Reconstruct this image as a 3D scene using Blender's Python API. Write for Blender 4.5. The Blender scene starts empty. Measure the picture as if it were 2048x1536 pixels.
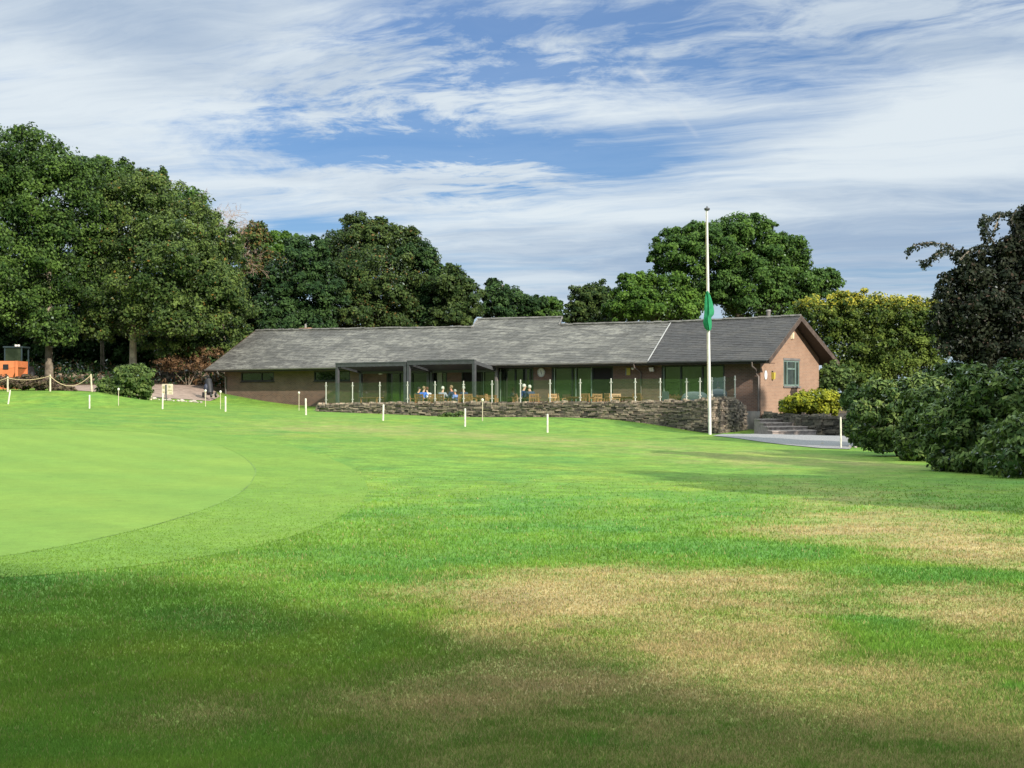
import bpy, math, random
import numpy as np
from mathutils import Vector, Matrix

random.seed(7)
RNG = np.random.default_rng(11)
scene = bpy.context.scene
COL = scene.collection
R = math.radians
F = 3076.0            # focal length of the photograph in its own pixels
CX, HY = 1024.0, 803.0
EYE = 1.6

def at(px, py, d):
    return Vector(((px - CX) / F * d, d, EYE + (HY - py) / F * d))

# ------------------------------------------------------------------ helpers
def tag(o, label=None, cat=None, group=None, kind=None):
    if label: o['label'] = label
    if cat: o['category'] = cat
    if group: o['group'] = group
    if kind: o['kind'] = kind
    return o

def empty(name, loc=(0, 0, 0), rz=0.0):
    o = bpy.data.objects.new(name, None)
    COL.objects.link(o)
    o.location = loc
    o.rotation_euler = (0, 0, rz)
    o.empty_display_size = 0.3
    return o

def link_mesh(name, me, parent=None, mats=()):
    o = bpy.data.objects.new(name, me)
    COL.objects.link(o)
    for m in mats: me.materials.append(m)
    if parent is not None: o.parent = parent
    return o

class MB:
    def __init__(s):
        s.v = []; s.f = []; s.mi = []; s.tint = []; s.smooth = False; s.m = 0; s.t = 0.5
    def poly(s, pts, t=None):
        b = len(s.v); s.v += [tuple(p) for p in pts]
        s.f.append(tuple(range(b, b + len(pts)))); s.mi.append(s.m); s.tint.append(s.t if t is None else t)
    def grid(s, rows, close=False, t=None):
        b = len(s.v); n = len(rows[0])
        for r in rows: s.v += [tuple(p) for p in r]
        for i in range(len(rows) - 1):
            for j in range(n if close else n - 1):
                k = (j + 1) % n
                s.f.append((b + i*n + j, b + i*n + k, b + (i+1)*n + k, b + (i+1)*n + j))
                s.mi.append(s.m); s.tint.append(s.t if t is None else t)
    def box(s, x0, x1, y0, y1, z0, z1, t=None):
        c = [(x0,y0,z0),(x1,y0,z0),(x1,y1,z0),(x0,y1,z0),(x0,y0,z1),(x1,y0,z1),(x1,y1,z1),(x0,y1,z1)]
        s.hexa(c, t)
    def hexa(s, c, t=None):
        b = len(s.v); s.v += [tuple(p) for p in c]
        for f in ((0,3,2,1),(4,5,6,7),(0,1,5,4),(1,2,6,5),(2,3,7,6),(3,0,4,7)):
            s.f.append(tuple(b + i for i in f)); s.mi.append(s.m); s.tint.append(s.t if t is None else t)
    def obox(s, c, ax, ay, az, t=None):
        c = Vector(c); ax = Vector(ax); ay = Vector(ay); az = Vector(az)
        s.hexa([c-ax-ay-az, c+ax-ay-az, c+ax+ay-az, c-ax+ay-az, c-ax-ay+az, c+ax-ay+az, c+ax+ay+az, c-ax+ay+az], t)
    def tube(s, pts, rad, n=8, cap=True, t=None):
        pts = [Vector(p) for p in pts]
        if not hasattr(rad, '__len__'): rad = [rad] * len(pts)
        rows = []
        prev = None
        for i, p in enumerate(pts):
            d = (pts[min(i+1, len(pts)-1)] - pts[max(i-1, 0)])
            d = d.normalized() if d.length > 1e-9 else Vector((0,0,1))
            a = prev if prev is not None else (Vector((1,0,0)) if abs(d.x) < .9 else Vector((0,1,0)))
            x = (a - d * a.dot(d)).normalized(); y = d.cross(x); prev = x
            rows.append([p + (x*math.cos(2*math.pi*k/n) + y*math.sin(2*math.pi*k/n)) * rad[i] for k in range(n)])
        s.grid(rows, True, t)
        if cap:
            s.poly(rows[0][::-1], t); s.poly(rows[-1], t)
    def lathe(s, prof, c=(0,0,0), n=16, t=None):
        c = Vector(c)
        s.grid([[c + Vector((r*math.cos(2*math.pi*k/n), r*math.sin(2*math.pi*k/n), z)) for k in range(n)] for r, z in prof], True, t)
    def ball(s, c, r, n=10, m=7, sc=(1,1,1), t=None):
        c = Vector(c)
        s.grid([[c + Vector((r*sc[0]*math.sin(math.pi*i/m)*math.cos(2*math.pi*k/n), r*sc[1]*math.sin(math.pi*i/m)*math.sin(2*math.pi*k/n), -r*sc[2]*math.cos(math.pi*i/m))) for k in range(n)] for i in range(m+1)], True, t)
    def build(s, name, mats, parent=None):
        me = bpy.data.meshes.new(name)
        me.from_pydata(s.v, [], s.f)
        if not isinstance(mats, (list, tuple)): mats = [mats]
        for m in mats: me.materials.append(m)
        me.polygons.foreach_set('material_index', s.mi)
        if s.smooth: me.polygons.foreach_set('use_smooth', [True]*len(s.f))
        a = me.attributes.new('tint', 'FLOAT', 'FACE')
        a.data.foreach_set('value', s.tint)
        me.update()
        o = bpy.data.objects.new(name, me); COL.objects.link(o)
        if parent is not None: o.parent = parent
        return o

def np_mesh(name, verts, faces, mats, attrs=None, parent=None, smooth=False):
    """verts (n,3); faces (m,k) all of one size; attrs {name: (domain, values)}"""
    me = bpy.data.meshes.new(name)
    n, (m, k) = len(verts), faces.shape
    me.vertices.add(n); me.vertices.foreach_set('co', np.ascontiguousarray(verts, dtype=np.float32).ravel())
    me.loops.add(m*k); me.loops.foreach_set('vertex_index', faces.astype(np.int32).ravel())
    me.polygons.add(m); me.polygons.foreach_set('loop_start', np.arange(0, m*k, k, dtype=np.int32))
    try: me.polygons.foreach_set('loop_total', np.full(m, k, dtype=np.int32))
    except Exception: pass
    if smooth: me.polygons.foreach_set('use_smooth', np.ones(m, dtype=bool))
    for an, (dom, val) in (attrs or {}).items():
        if np.ndim(val) == 2:
            a = me.attributes.new(an, 'FLOAT_COLOR', dom); a.data.foreach_set('color', np.ascontiguousarray(val, dtype=np.float32).ravel())
        else:
            a = me.attributes.new(an, 'FLOAT', dom); a.data.foreach_set('value', np.ascontiguousarray(val, dtype=np.float32))
    me.update(calc_edges=True); me.validate()
    for mt in (mats if isinstance(mats, (list, tuple)) else [mats]): me.materials.append(mt)
    o = bpy.data.objects.new(name, me); COL.objects.link(o)
    if parent is not None: o.parent = parent
    return o

# ------------------------------------------------------------------ node helpers
class NT:
    def __init__(s, tree): s.t = tree; s.n = tree.nodes; s.l = tree.links
    def add(s, kind, **kw):
        n = s.n.new(kind)
        for k, v in kw.items(): setattr(n, k, v)
        return n
    def put(s, sock, v):
        if isinstance(v, bpy.types.NodeSocket): s.l.new(v, sock)
        elif v is not None:
            if hasattr(sock.default_value, '__len__') and not hasattr(v, '__len__'): v = (v,)*len(sock.default_value)
            if hasattr(sock.default_value, '__len__') and len(sock.default_value) == 4 and len(v) == 3: v = tuple(v) + (1,)
            sock.default_value = v
    def math(s, op, a, b=None, c=None, clamp=False):
        n = s.add('ShaderNodeMath', operation=op, use_clamp=clamp)
        for i, v in enumerate((a, b, c)):
            if v is not None: s.put(n.inputs[i], v)
        return n.outputs[0]
    def vmath(s, op, a, b=None, out=0):
        n = s.add('ShaderNodeVectorMath', operation=op)
        s.put(n.inputs[0], a)
        if b is not None: s.put(n.inputs[1], b)
        return n.outputs[out]
    def mix(s, fac, a, b, blend='MIX'):
        n = s.add('ShaderNodeMix', data_type='RGBA', blend_type=blend)
        s.put(n.inputs[0], fac); s.put(n.inputs[6], a); s.put(n.inputs[7], b)
        return n.outputs[2]
    def noise(s, vec, scale=5, detail=4, rough=0.55, dist=0.0, out=0):
        n = s.add('ShaderNodeTexNoise')
        if vec is not None: s.put(n.inputs['Vector'], vec)
        n.inputs['Scale'].default_value = scale; n.inputs['Detail'].default_value = detail
        n.inputs['Roughness'].default_value = rough; n.inputs['Distortion'].default_value = dist
        return n.outputs[out]
    def ramp(s, v, a, b, lo=0.0, hi=1.0):
        n = s.add('ShaderNodeMapRange', clamp=True, interpolation_type='SMOOTHSTEP')
        s.put(n.inputs[0], v); n.inputs[1].default_value = a; n.inputs[2].default_value = b
        n.inputs[3].default_value = lo; n.inputs[4].default_value = hi
        return n.outputs[0]
    def attr(s, name, out='Fac'):
        return s.add('ShaderNodeAttribute', attribute_name=name).outputs[out]
    def xyz(s, v):
        n = s.add('ShaderNodeSeparateXYZ'); s.put(n.inputs[0], v); return n.outputs
    def comb(s, x, y, z):
        n = s.add('ShaderNodeCombineXYZ')
        for i, v in enumerate((x, y, z)): s.put(n.inputs[i], v)
        return n.outputs[0]

def new_mat(name):
    m = bpy.data.materials.new(name); m.use_nodes = True
    t = NT(m.node_tree)
    for n in list(t.n): t.n.remove(n)
    out = t.add('ShaderNodeOutputMaterial')
    return m, t, out

def bsdf(t, out, col, rough=0.6, metal=0.0, spec=0.5, normal=None):
    b = t.add('ShaderNodeBsdfPrincipled')
    t.put(b.inputs['Base Color'], col); t.put(b.inputs['Roughness'], rough); t.put(b.inputs['Metallic'], metal)
    b.inputs['Specular IOR Level'].default_value = spec
    if normal is not None: t.l.new(normal, b.inputs['Normal'])
    t.l.new(b.outputs[0], out.inputs['Surface'])
    return b

def bump(t, h, strength=0.5, dist=0.02):
    n = t.add('ShaderNodeBump'); n.inputs['Strength'].default_value = strength; n.inputs['Distance'].default_value = dist
    t.l.new(h, n.inputs['Height']); return n.outputs[0]

def objco(t): return t.add('ShaderNodeTexCoord').outputs['Object']

def plain(name, col, rough=0.6, metal=0.0, var=0.15, scale=8.0, spec=0.4, bmp=0.0):
    m, t, out = new_mat(name)
    c = objco(t)
    n = t.noise(c, scale, 5, 0.6)
    col2 = tuple(max(0, x*(1-var)) for x in col); col3 = tuple(min(1, x*(1+var)) for x in col)
    base = t.mix(t.ramp(n, .3, .7), col2, col3)
    bsdf(t, out, base, t.ramp(n, .2, .8, max(.02, rough-.08), min(1, rough+.08)), metal, spec, bump(t, n, bmp, .01) if bmp else None)
    return m

def leaf_mat(name, a, b, trans=0.3, c=None, gloss=0.05):
    """leaf colour varies from a to b with each leaf's own tint; c is the colour of the odd turning leaf"""
    m, t, out = new_mat(name)
    tint = t.attr('tint')
    col = t.mix(t.ramp(tint, 0.0, 1.0), a, b)
    if c is not None: col = t.mix(t.ramp(t.attr('turn'), .55, 1.0), col, c)
    d = t.add('ShaderNodeBsdfDiffuse'); t.put(d.inputs[0], col)
    tr = t.add('ShaderNodeBsdfTranslucent'); t.put(tr.inputs[0], t.mix(1.0, col, (1.15, 1.2, .6), 'MULTIPLY'))
    g = t.add('ShaderNodeBsdfGlossy'); t.put(g.inputs[0], (.8, .85, .9)); g.inputs['Roughness'].default_value = .5
    mx = t.add('ShaderNodeMixShader'); mx.inputs[0].default_value = trans
    t.l.new(d.outputs[0], mx.inputs[1]); t.l.new(tr.outputs[0], mx.inputs[2])
    fr = t.add('ShaderNodeFresnel'); fr.inputs[0].default_value = 1.4
    mx2 = t.add('ShaderNodeMixShader'); t.l.new(t.math('MULTIPLY', fr.outputs[0], gloss*5), mx2.inputs[0])
    t.l.new(mx.outputs[0], mx2.inputs[1]); t.l.new(g.outputs[0], mx2.inputs[2])
    t.l.new(mx2.outputs[0], out.inputs['Surface'])
    return m

# ------------------------------------------------------------------ terrain
ctrl = []
def cp(px, py, d): p = at(px, py, d); ctrl.append((p.x, p.y, p.z))
for p in [(-40,-30,0),(0,-40,0),(40,-30,0),(-14,-8,0),(14,-8,0),(0,0,0),(-4,7,0),(4,7,0),(0,15,0),(-7,15,0.02),(6,15,0),
          (-20,20,.25),(-11,30,.22),(0,30,.06),(9,30,0),(-18,48,.95),(-12,50,.66),(0,50,.30),(11,50,0),(18,40,0),(30,40,0),(30,15,0),
          (-40,15,.5),(-40,50,1.4),(22,62,.1),(40,80,.8),(60,60,.5),(-60,80,2.6),(-60,20,1),(-60,120,5),
          (-30,107,2.9),(-40,125,4.4),(-20,107,2.75),(-10,130,2.6),(15,120,1.6),(40,115,1.4),(60,130,2),(0,150,2.2)]: ctrl.append(p)
for q in [(1095,865,66),(930,853,68),(766,841,70),(612,830,74),(451,823,76),(325,818,78),(179,817,81),(16,808,83),
          (640,822,91),(770,828,86),(900,834,82.5),(1200,838,77),(1300,850,75),(1421,868,74.0),(1420,870,67.6),
          (0,784,92),(110,783,92),(200,783,92),(250,795,93),(310,802,93),(400,804,95),(450,806,97),
          (1500,868,66),(1600,880,60),(1690,890,56),(1700,897,52),(1850,925,42),(2048,962,31),
          (330,772,103),(150,772,101),(60,776,99),(0,778,98)]: cp(*q)
CT = np.array(ctrl)
def _phi(r2): return np.where(r2 > 1e-9, 0.5*r2*np.log(np.maximum(r2, 1e-9)), 0.0)
_n = len(CT)
_A = np.zeros((_n+3, _n+3))
_d2 = ((CT[:, None, :2] - CT[None, :, :2])**2).sum(-1) / 400.0
_A[:_n, :_n] = _phi(_d2) + np.eye(_n)*0.004
_P = np.c_[np.ones(_n), CT[:, :2]/20.0]
_A[:_n, _n:] = _P; _A[_n:, :_n] = _P.T
_W = np.linalg.solve(_A, np.r_[CT[:, 2], np.zeros(3)])
def terrain(x, y):
    x = np.asarray(x, float); y = np.asarray(y, float)
    sh = np.broadcast(x, y).shape
    X = np.broadcast_to(x, sh).ravel(); Y = np.broadcast_to(y, sh).ravel()
    out = np.empty(len(X))
    for i in range(0, len(X), 20000):
        xs, ys = X[i:i+20000], Y[i:i+20000]
        # clamp far points so that the spline does not run away, then add the hills
        xc = np.clip(xs, -60, 60); yc = np.clip(ys, -40, 150)
        d2 = ((xc[:, None]-CT[None, :, 0])**2 + (yc[:, None]-CT[None, :, 1])**2)/400.0
        z = _phi(d2) @ _W[:_n] + _W[_n] + _W[_n+1]*xc/20 + _W[_n+2]*yc/20
        back = np.clip((-ys-45)/120, 0, 1); z += 26*back*back*(3-2*back)
        left = np.clip((-xs-62)/120, 0, 1); z += 22*left*left*(3-2*left)
        out[i:i+20000] = z
    return out.reshape(sh)
def tz(x, y): return float(terrain(np.array([x]), np.array([y]))[0])
def ground_at(px, py, d0=40.0):
    """the point of the terrain seen at a pixel of the photograph"""
    k = (px - CX)/F; s = (HY - py)/F
    d = d0
    ds = np.geomspace(4, 120, 900)
    h = EYE + s*ds - terrain(k*ds, ds)
    i = np.argmax(h < 0)
    d = ds[i] if i == 0 else ds[i-1] + (ds[i]-ds[i-1])*h[i-1]/(h[i-1]-h[i])
    return Vector((k*d, d, tz(k*d, d)))

# ------------------------------------------------------------------ lawn colours (where the turf itself is dry, lush or mown short)
def _blob(px, py, rx, ry, amp):
    c = ground_at(px, py)
    drop = EYE - c.z
    return (c.x, c.y, 1.08*rx*c.y/F, 1.15*ry*c.y*c.y/(max(drop, .5)*F), amp*.86)
DRY = [_blob(*q) for q in [(1120,1172,230,42,1.15),(1040,1225,200,50,.75),(1370,1165,190,42,.6),(1330,1265,260,60,.45),
        (1000,1390,220,120,.52),(1420,1420,330,120,.58),(1900,1370,280,170,.6),(1820,1050,220,42,.95),(1980,1105,140,40,.95),(1620,1070,150,30,.6),
        (1500,918,170,17,.55),(690,857,200,6,.55),(1180,885,150,9,.4),(470,1425,120,36,.42),(1960,1215,160,40,.65),(1650,985,200,26,.3),(1560,1200,200,60,.5),
        (820,1480,140,60,.25),(1560,1340,620,150,.42),(1850,1180,300,60,.15),(1050,1480,300,80,.15),(1750,930,120,12,.45),(1000,872,160,7,.35),(620,1330,60,16,.3)]]
LUSH = [_blob(*q) for q in [(1770,1250,120,48,1.2),(1890,1150,170,20,1.3),(1560,1110,120,20,.8),(1020,1075,260,50,.6),(1090,960,240,40,.5),(1180,1330,80,60,.35),(740,1270,110,60,.5),(1400,1370,60,50,.3)]]
def _nz(x, y, f, seed):
    r = np.random.default_rng(seed); v = 0
    for k in range(5):
        a = r.uniform(0, 2*math.pi); ff = f*r.uniform(.6, 1.6)
        v = v + np.sin((x*np.cos(a)+y*np.sin(a))*ff + r.uniform(0, 6.28) + 1.3*np.sin((x*np.sin(a)-y*np.cos(a))*ff*.7 + r.uniform(0, 6.28)))
    return v/5
def fbm(x, y, f, seed, octaves=4, gain=.55):
    # fractal value noise, about -1 .. 1
    out = np.zeros(len(x)); amp = 1.0; tot = 0.0
    for o in range(octaves):
        a = .7*o+seed; u = (x*math.cos(a)+y*math.sin(a))*f + 17.3*seed; v = (y*math.cos(a)-x*math.sin(a))*f + 9.1*seed
        iu = np.floor(u).astype(np.int64); iv = np.floor(v).astype(np.int64); fu = u-iu; fv = v-iv
        fu = fu*fu*(3-2*fu); fv = fv*fv*(3-2*fv)
        def h(i, j):
            k = (i*374761393 + j*668265263 + (seed*7+o)*1274126177) & 0xFFFFFFFF
            k = ((k ^ (k >> 13))*1274126177) & 0xFFFFFFFF
            return ((k ^ (k >> 16)) & 0xFFFF)/32767.5-1
        out += amp*((h(iu, iv)*(1-fu)+h(iu+1, iv)*fu)*(1-fv) + (h(iu, iv+1)*(1-fu)+h(iu+1, iv+1)*fu)*fv)
        tot += amp; amp *= gain; f *= 2.05
    return out/tot*1.7
def dryness(x, y):
    x1 = x + .35*_nz(x, y, 1.4, 3); y1 = y + .9*_nz(x, y, .9, 4)
    v = np.zeros_like(x)
    for cx, cy, rx, ry, a in DRY: v += a*np.exp(-(((x1-cx)/rx)**2 + ((y1-cy)/ry)**2))
    w = np.zeros_like(x)
    for cx, cy, rx, ry, a in LUSH: w += a*np.exp(-(((x1-cx)/rx)**2 + ((y1-cy)/ry)**2))
    v = .88*v + (.52*fbm(x, y, .9, 5, 5, .62) + .30*fbm(x, y, 4.0, 6, 3, .6))*np.clip(.9*v+.22, 0, .8)
    v = v - w*.9
    return np.clip(v, -0.6, 1.1), np.clip(w, 0, 1)
C_GREEN = np.array([.124, .232, .035]); C_LUSH = np.array([.082, .205, .039]); C_DRY = np.array([.338, .264, .13]); C_YEL = np.array([.20, .272, .040]); C_OLIVE = np.array([.185, .245, .055])
def lawn_colour(x, y):
    dv, w = dryness(x, y)
    n = _nz(x, y, .55, 8)*.5 + _nz(x, y, 1.7, 9)*.35 + _nz(x, y, 4.5, 10)*.2
    n = .4*n + .75*fbm(x, y, 1.6, 61, 5, .62)
    c = C_GREEN[None]*(1+.27*n[:, None])
    yel = np.clip(.02 + .85*fbm(x, y, .55, 21, 5, .6), 0, 1)[:, None]
    c = c + (C_YEL-c)*yel*.8
    c = c + (C_LUSH-c)*np.clip(w + .02 + .9*fbm(x, y, .7, 23, 5, .6), 0, 1)[:, None]*.85
    k = np.clip((dv-.01)/1.06, 0, 1)
    mid = np.clip(k*2.2, 0, 1)[:, None]*.55
    c = c + (C_OLIVE-c)*mid
    c = c + (C_DRY*(1+.28*fbm(x, y, 1.3, 29, 4, .6))[:, None]-c)*(k**1.4*.90)[:, None]
    return c

# ------------------------------------------------------------------ materials
def turf_mat(name, fine, col=None, streak=0.25):
    m, t, out = new_mat(name)
    g = t.add('ShaderNodeNewGeometry').outputs['Position']
    base = t.attr('turf', 'Color') if col is None else None
    if base is None:
        n0 = t.noise(g, .28, 5, .62); base = t.mix(t.ramp(n0, .3, .7), (col[0]*.88, col[1]*.95, col[2]*.95), (col[0]*1.10, col[1]*1.05, col[2]*1.0))
        gx, gy, gz_ = t.xyz(g)
        band = t.math('SINE', t.math('MULTIPLY', t.math('ADD', t.math('MULTIPLY', gx, .82), t.math('MULTIPLY', gy, .57)), 3.6))
        bandf = t.ramp(band, -.6, .6, .97, 1.025)
        base = t.mix(1.0, base, t.comb(bandf, bandf, bandf), 'MULTIPLY')
        spots = t.ramp(t.noise(g, 3.1, 2, .5), .69, .74, 1, .8)
        base = t.mix(1.0, base, t.comb(spots, spots, spots), 'MULTIPLY')
    n1 = t.noise(g, fine, 6, .7)
    n2 = t.noise(g, fine*.16, 4, .6)
    f = t.math('MULTIPLY', t.ramp(n1, .25, .75, 1-streak, 1+streak), t.ramp(n2, .3, .7, 1-.5*streak, 1+.5*streak))
    colr = t.mix(1.0, base, t.comb(f, f, f), 'MULTIPLY')
    d = bsdf(t, out, colr, .85, 0, .15, bump(t, n1, .5, .02))
    return m
M_TURF = turf_mat('lawn_turf', 14, None, .38)
M_GREEN = turf_mat('mown_putting_turf', 22, (.158, .262, .048), .12)
M_FRINGE = turf_mat('mown_fringe_turf', 22, (.140, .243, .040), .22)
M_GROOVE = plain('green_edge_cut', (.115, .21, .035), .9, 0, .3, .8)
def blade_mat():
    m, t, out = new_mat('grass_blades')
    col = t.attr('turf', 'Color')
    d = t.add('ShaderNodeBsdfDiffuse'); t.put(d.inputs[0], col)
    tr = t.add('ShaderNodeBsdfTranslucent'); t.put(tr.inputs[0], col)
    mx = t.add('ShaderNodeMixShader'); mx.inputs[0].default_value = .42
    t.l.new(d.outputs[0], mx.inputs[1]); t.l.new(tr.outputs[0], mx.inputs[2]); t.l.new(mx.outputs[0], out.inputs['Surface'])
    return m
M_BLADE = blade_mat()

def brick_mat(name, a, b, mortar):
    m, t, out = new_mat(name)
    x, y, z = t.xyz(objco(t))
    v = t.comb(t.math('ADD', x, y), z, 0.0)
    br = t.add('ShaderNodeTexBrick'); t.put(br.inputs['Vector'], v)
    br.inputs['Scale'].default_value = 1.0; br.inputs['Brick Width'].default_value = .225; br.inputs['Row Height'].default_value = .075
    br.inputs['Mortar Size'].default_value = .008; br.inputs['Mortar Smooth'].default_value = .2; br.inputs['Bias'].default_value = 0
    t.put(br.inputs['Color1'], a); t.put(br.inputs['Color2'], b); t.put(br.inputs['Mortar'], mortar)
    n = t.noise(v, 1.1, 6, .65); n2 = t.noise(v, 9, 4, .7)
    col = t.mix(t.ramp(n, .3, .75, 0, .55), br.outputs[0], t.mix(1.0, br.outputs[0], (.62, .6, .6), 'MULTIPLY'))
    col = t.mix(t.ramp(n2, .55, .8, 0, .3), col, (.27, .195, .155))
    bsdf(t, out, col, .88, 0, .2, bump(t, br.outputs['Fac'], -.6, .006))
    return m
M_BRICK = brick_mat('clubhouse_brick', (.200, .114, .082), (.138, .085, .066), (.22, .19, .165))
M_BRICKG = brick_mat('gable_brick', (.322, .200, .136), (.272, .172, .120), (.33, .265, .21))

def slate_mat(name, a, b, lichen, amt):
    m, t, out = new_mat(name)
    c = objco(t)
    tint = t.attr('tint')
    cs = t.vmath('MULTIPLY', c, (.55, 1.5, 1.5)); n = t.noise(cs, .55, 6, .7, .8); n2 = t.noise(cs, 3.0, 5, .72); n3 = t.noise(c, 17, 3, .6)
    col = t.mix(tint, a, b)
    lich = t.math('MULTIPLY', t.ramp(n, .40, .60), t.ramp(n2, .38, .62))
    col = t.mix(t.math('MULTIPLY', lich, amt), col, lichen)
    col = t.mix(t.ramp(n3, .6, .75, 0, .55*amt), col, tuple(min(1, 1.3*x) for x in lichen))
    bsdf(t, out, col, t.ramp(n2, .3, .7, .55, .8), 0, .4, bump(t, n3, .3, .01))
    return m
M_SLATE_OLD = slate_mat('weathered_slate', (.056, .054, .052), (.108, .106, .101), (.225, .22, .20), .95)
M_SLATE_NEW = slate_mat('dark_slate', (.028, .027, .030), (.055, .053, .056), (.095, .09, .085), .55)
M_RIDGE = plain('ridge_tile', (.15, .145, .14), .8, 0, .35, 3)
M_DARKWOOD = plain('dark_stained_board', (.035, .028, .024), .6, 0, .3, 4)
M_BARGE = plain('brown_barge_board', (.075, .055, .045), .6, 0, .3, 4)
M_GUTTER = plain('grey_gutter', (.16, .15, .145), .45, 0, .2, 2)
M_PIPE = plain('brown_downpipe', (.12, .10, .09), .4, 0, .2, 3)
M_FRAME = plain('dark_window_frame', (.018, .022, .022), .4, 0, .3, 5)
M_FRAMEG = plain('grey_green_window_frame', (.13, .19, .17), .5, 0, .2, 5)
M_PALEFR = plain('pale_frame_edge', (.22, .27, .23), .5, 0, .2, 5)
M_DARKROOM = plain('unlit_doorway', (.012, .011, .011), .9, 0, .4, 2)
M_LEAD = plain('pale_lead_flashing', (.36, .36, .36), .5, 0, .2, 3)
M_METAL_DK = plain('charcoal_powder_coat', (.060, .064, .070), .45, 0, .15, 3, .5)
M_STEEL = plain('brushed_steel_post', (.50, .50, .46), .38, .35, .1, 6)
M_WHITE = plain('white_paint', (.58, .57, .49), .6, 0, .22, 5)
M_CREAM = plain('cream_weathered_wood', (.50, .45, .34), .7, 0, .18, 6)
M_WOOD = plain('orange_teak', (.31, .165, .075), .55, 0, .3, 9)
M_WOOD2 = plain('brown_teak', (.23, .12, .055), .6, 0, .3, 9)
M_ROPE = plain('pale_rope', (.55, .45, .28), .9, 0, .2, 20)
M_ORANGE = plain('faded_orange_paint', (.52, .165, .065), .5, 0, .12, 2.5)
M_BLACK = plain('black_plastic', (.015, .015, .018), .45, 0, .3, 8)
M_GREYCLOTH = plain('grey_weatherproof_cover', (.17, .185, .19), .65, 0, .15, 4)
M_YELLOW = plain('yellow_sign_face', (.44, .37, .06), .5, 0, .05, 6)
M_CLOCK = plain('white_clock_face', (.70, .68, .66), .45, 0, .04, 6)
M_PAVING = plain('terrace_paving', (.24, .22, .20), .85, 0, .25, 1.6)
M_GRAVEL = plain('grey_gravel', (.24, .24, .25), .95, 0, .45, 24, .2, .8)
M_STEP = plain('weathered_step_stone', (.25, .215, .20), .9, 0, .3, 5, .2, .5)
M_ASPHALT = plain('pinkish_drive', (.29, .22, .185), .95, 0, .2, 2.2)
M_BARK = plain('grey_bark', (.16, .135, .105), .9, 0, .55, 2.4, .2, .8)
M_BARKP = plain('pale_bark', (.46, .40, .31), .9, 0, .5, 1.8, .2, .8)
M_TWIG = plain('bare_brown_twig', (.23, .165, .13), .9, 0, .25, 2)
M_TERRACOTTA = plain('terracotta_cap', (.33, .19, .12), .8, 0, .25, 5)
def stone_mat(name, a, b, c):
    m, t, out = new_mat(name)
    tint = t.attr('tint'); co = objco(t)
    n = t.noise(co, 6, 5, .7); n2 = t.noise(co, 1.3, 4, .6)
    col = t.mix(t.ramp(tint, 0, 1), a, b)
    col = t.mix(t.ramp(n, .5, .75, 0, .6), col, c)
    col = t.mix(t.ramp(n2, .5, .7, 0, .35), col, (.10, .11, .07))
    bsdf(t, out, col, .92, 0, .2, bump(t, n, .7, .03))
    return m
M_STONE = stone_mat('slate_wall_stone', (.066, .058, .052), (.33, .265, .205), (.40, .35, .28))
M_STONE_P = stone_mat('pale_edging_stone', (.28, .26, .22), (.46, .43, .37), (.50, .46, .40))
M_STONE_SHADED = stone_mat('shade_darkened_stone', (.045, .043, .038), (.17, .15, .12), (.20, .18, .14))  # wall stone coloured darker to stand in for shade on the garden wall
M_CORE = plain('wall_core_shadow_soil', (.035, .03, .027), .95)

def window_glass():
    m, t, out = new_mat('window_pane_glass')
    n = t.noise(objco(t), 1.2, 2, .5)
    d = t.add('ShaderNodeBsdfDiffuse'); t.put(d.inputs[0], t.mix(t.ramp(n, .4, .6), (.012, .018, .012), (.03, .04, .026)))
    g = t.add('ShaderNodeBsdfGlossy'); g.inputs['Roughness'].default_value = .03; t.put(g.inputs[0], (.72, .76, .72))
    t.l.new(bump(t, t.noise(objco(t), .8, 1, .5), .06, .05), g.inputs['Normal'])
    mx = t.add('ShaderNodeMixShader'); mx.inputs[0].default_value = .145
    t.l.new(d.outputs[0], mx.inputs[1]); t.l.new(g.outputs[0], mx.inputs[2]); t.l.new(mx.outputs[0], out.inputs['Surface'])
    return m
M_GLASS = window_glass()
def clear_glass():
    m, t, out = new_mat('balustrade_glass')
    tr = t.add('ShaderNodeBsdfTransparent'); t.put(tr.inputs[0], (.88, .935, .905))
    g = t.add('ShaderNodeBsdfGlossy'); g.inputs['Roughness'].default_value = .02; t.put(g.inputs[0], (.85, 1, .9))
    mx = t.add('ShaderNodeMixShader'); mx.inputs[0].default_value = .055
    t.l.new(tr.outputs[0], mx.inputs[1]); t.l.new(g.outputs[0], mx.inputs[2]); t.l.new(mx.outputs[0], out.inputs['Surface'])
    return m
M_BALGLASS = clear_glass()

# ------------------------------------------------------------------ camera, light, sky
cam_d = bpy.data.cameras.new('camera'); cam = bpy.data.objects.new('camera', cam_d); COL.objects.link(cam)
cam.location = (0, 0, EYE); cam.rotation_euler = (R(90), 0, 0)
cam_d.sensor_width = 36; cam_d.lens = F/2048*36; cam_d.shift_y = 35/2048
cam_d.clip_start = .1; cam_d.clip_end = 3000
scene.camera = cam

SUN_EL, SUN_AZ = R(27), math.atan2(.58, -.815)      # azimuth from +Y towards +X
sx, sy, sz = math.sin(SUN_AZ)*math.cos(SUN_EL), math.cos(SUN_AZ)*math.cos(SUN_EL), math.sin(SUN_EL)
sun_d = bpy.data.lights.new('sun', 'SUN'); sun = bpy.data.objects.new('sun', sun_d); COL.objects.link(sun)
sun_d.energy = 3.5; sun_d.angle = R(.8); sun_d.color = (1, .90, .76)
sun.rotation_euler = Vector((sx, sy, sz)).to_track_quat('Z', 'Y').to_euler()

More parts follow.
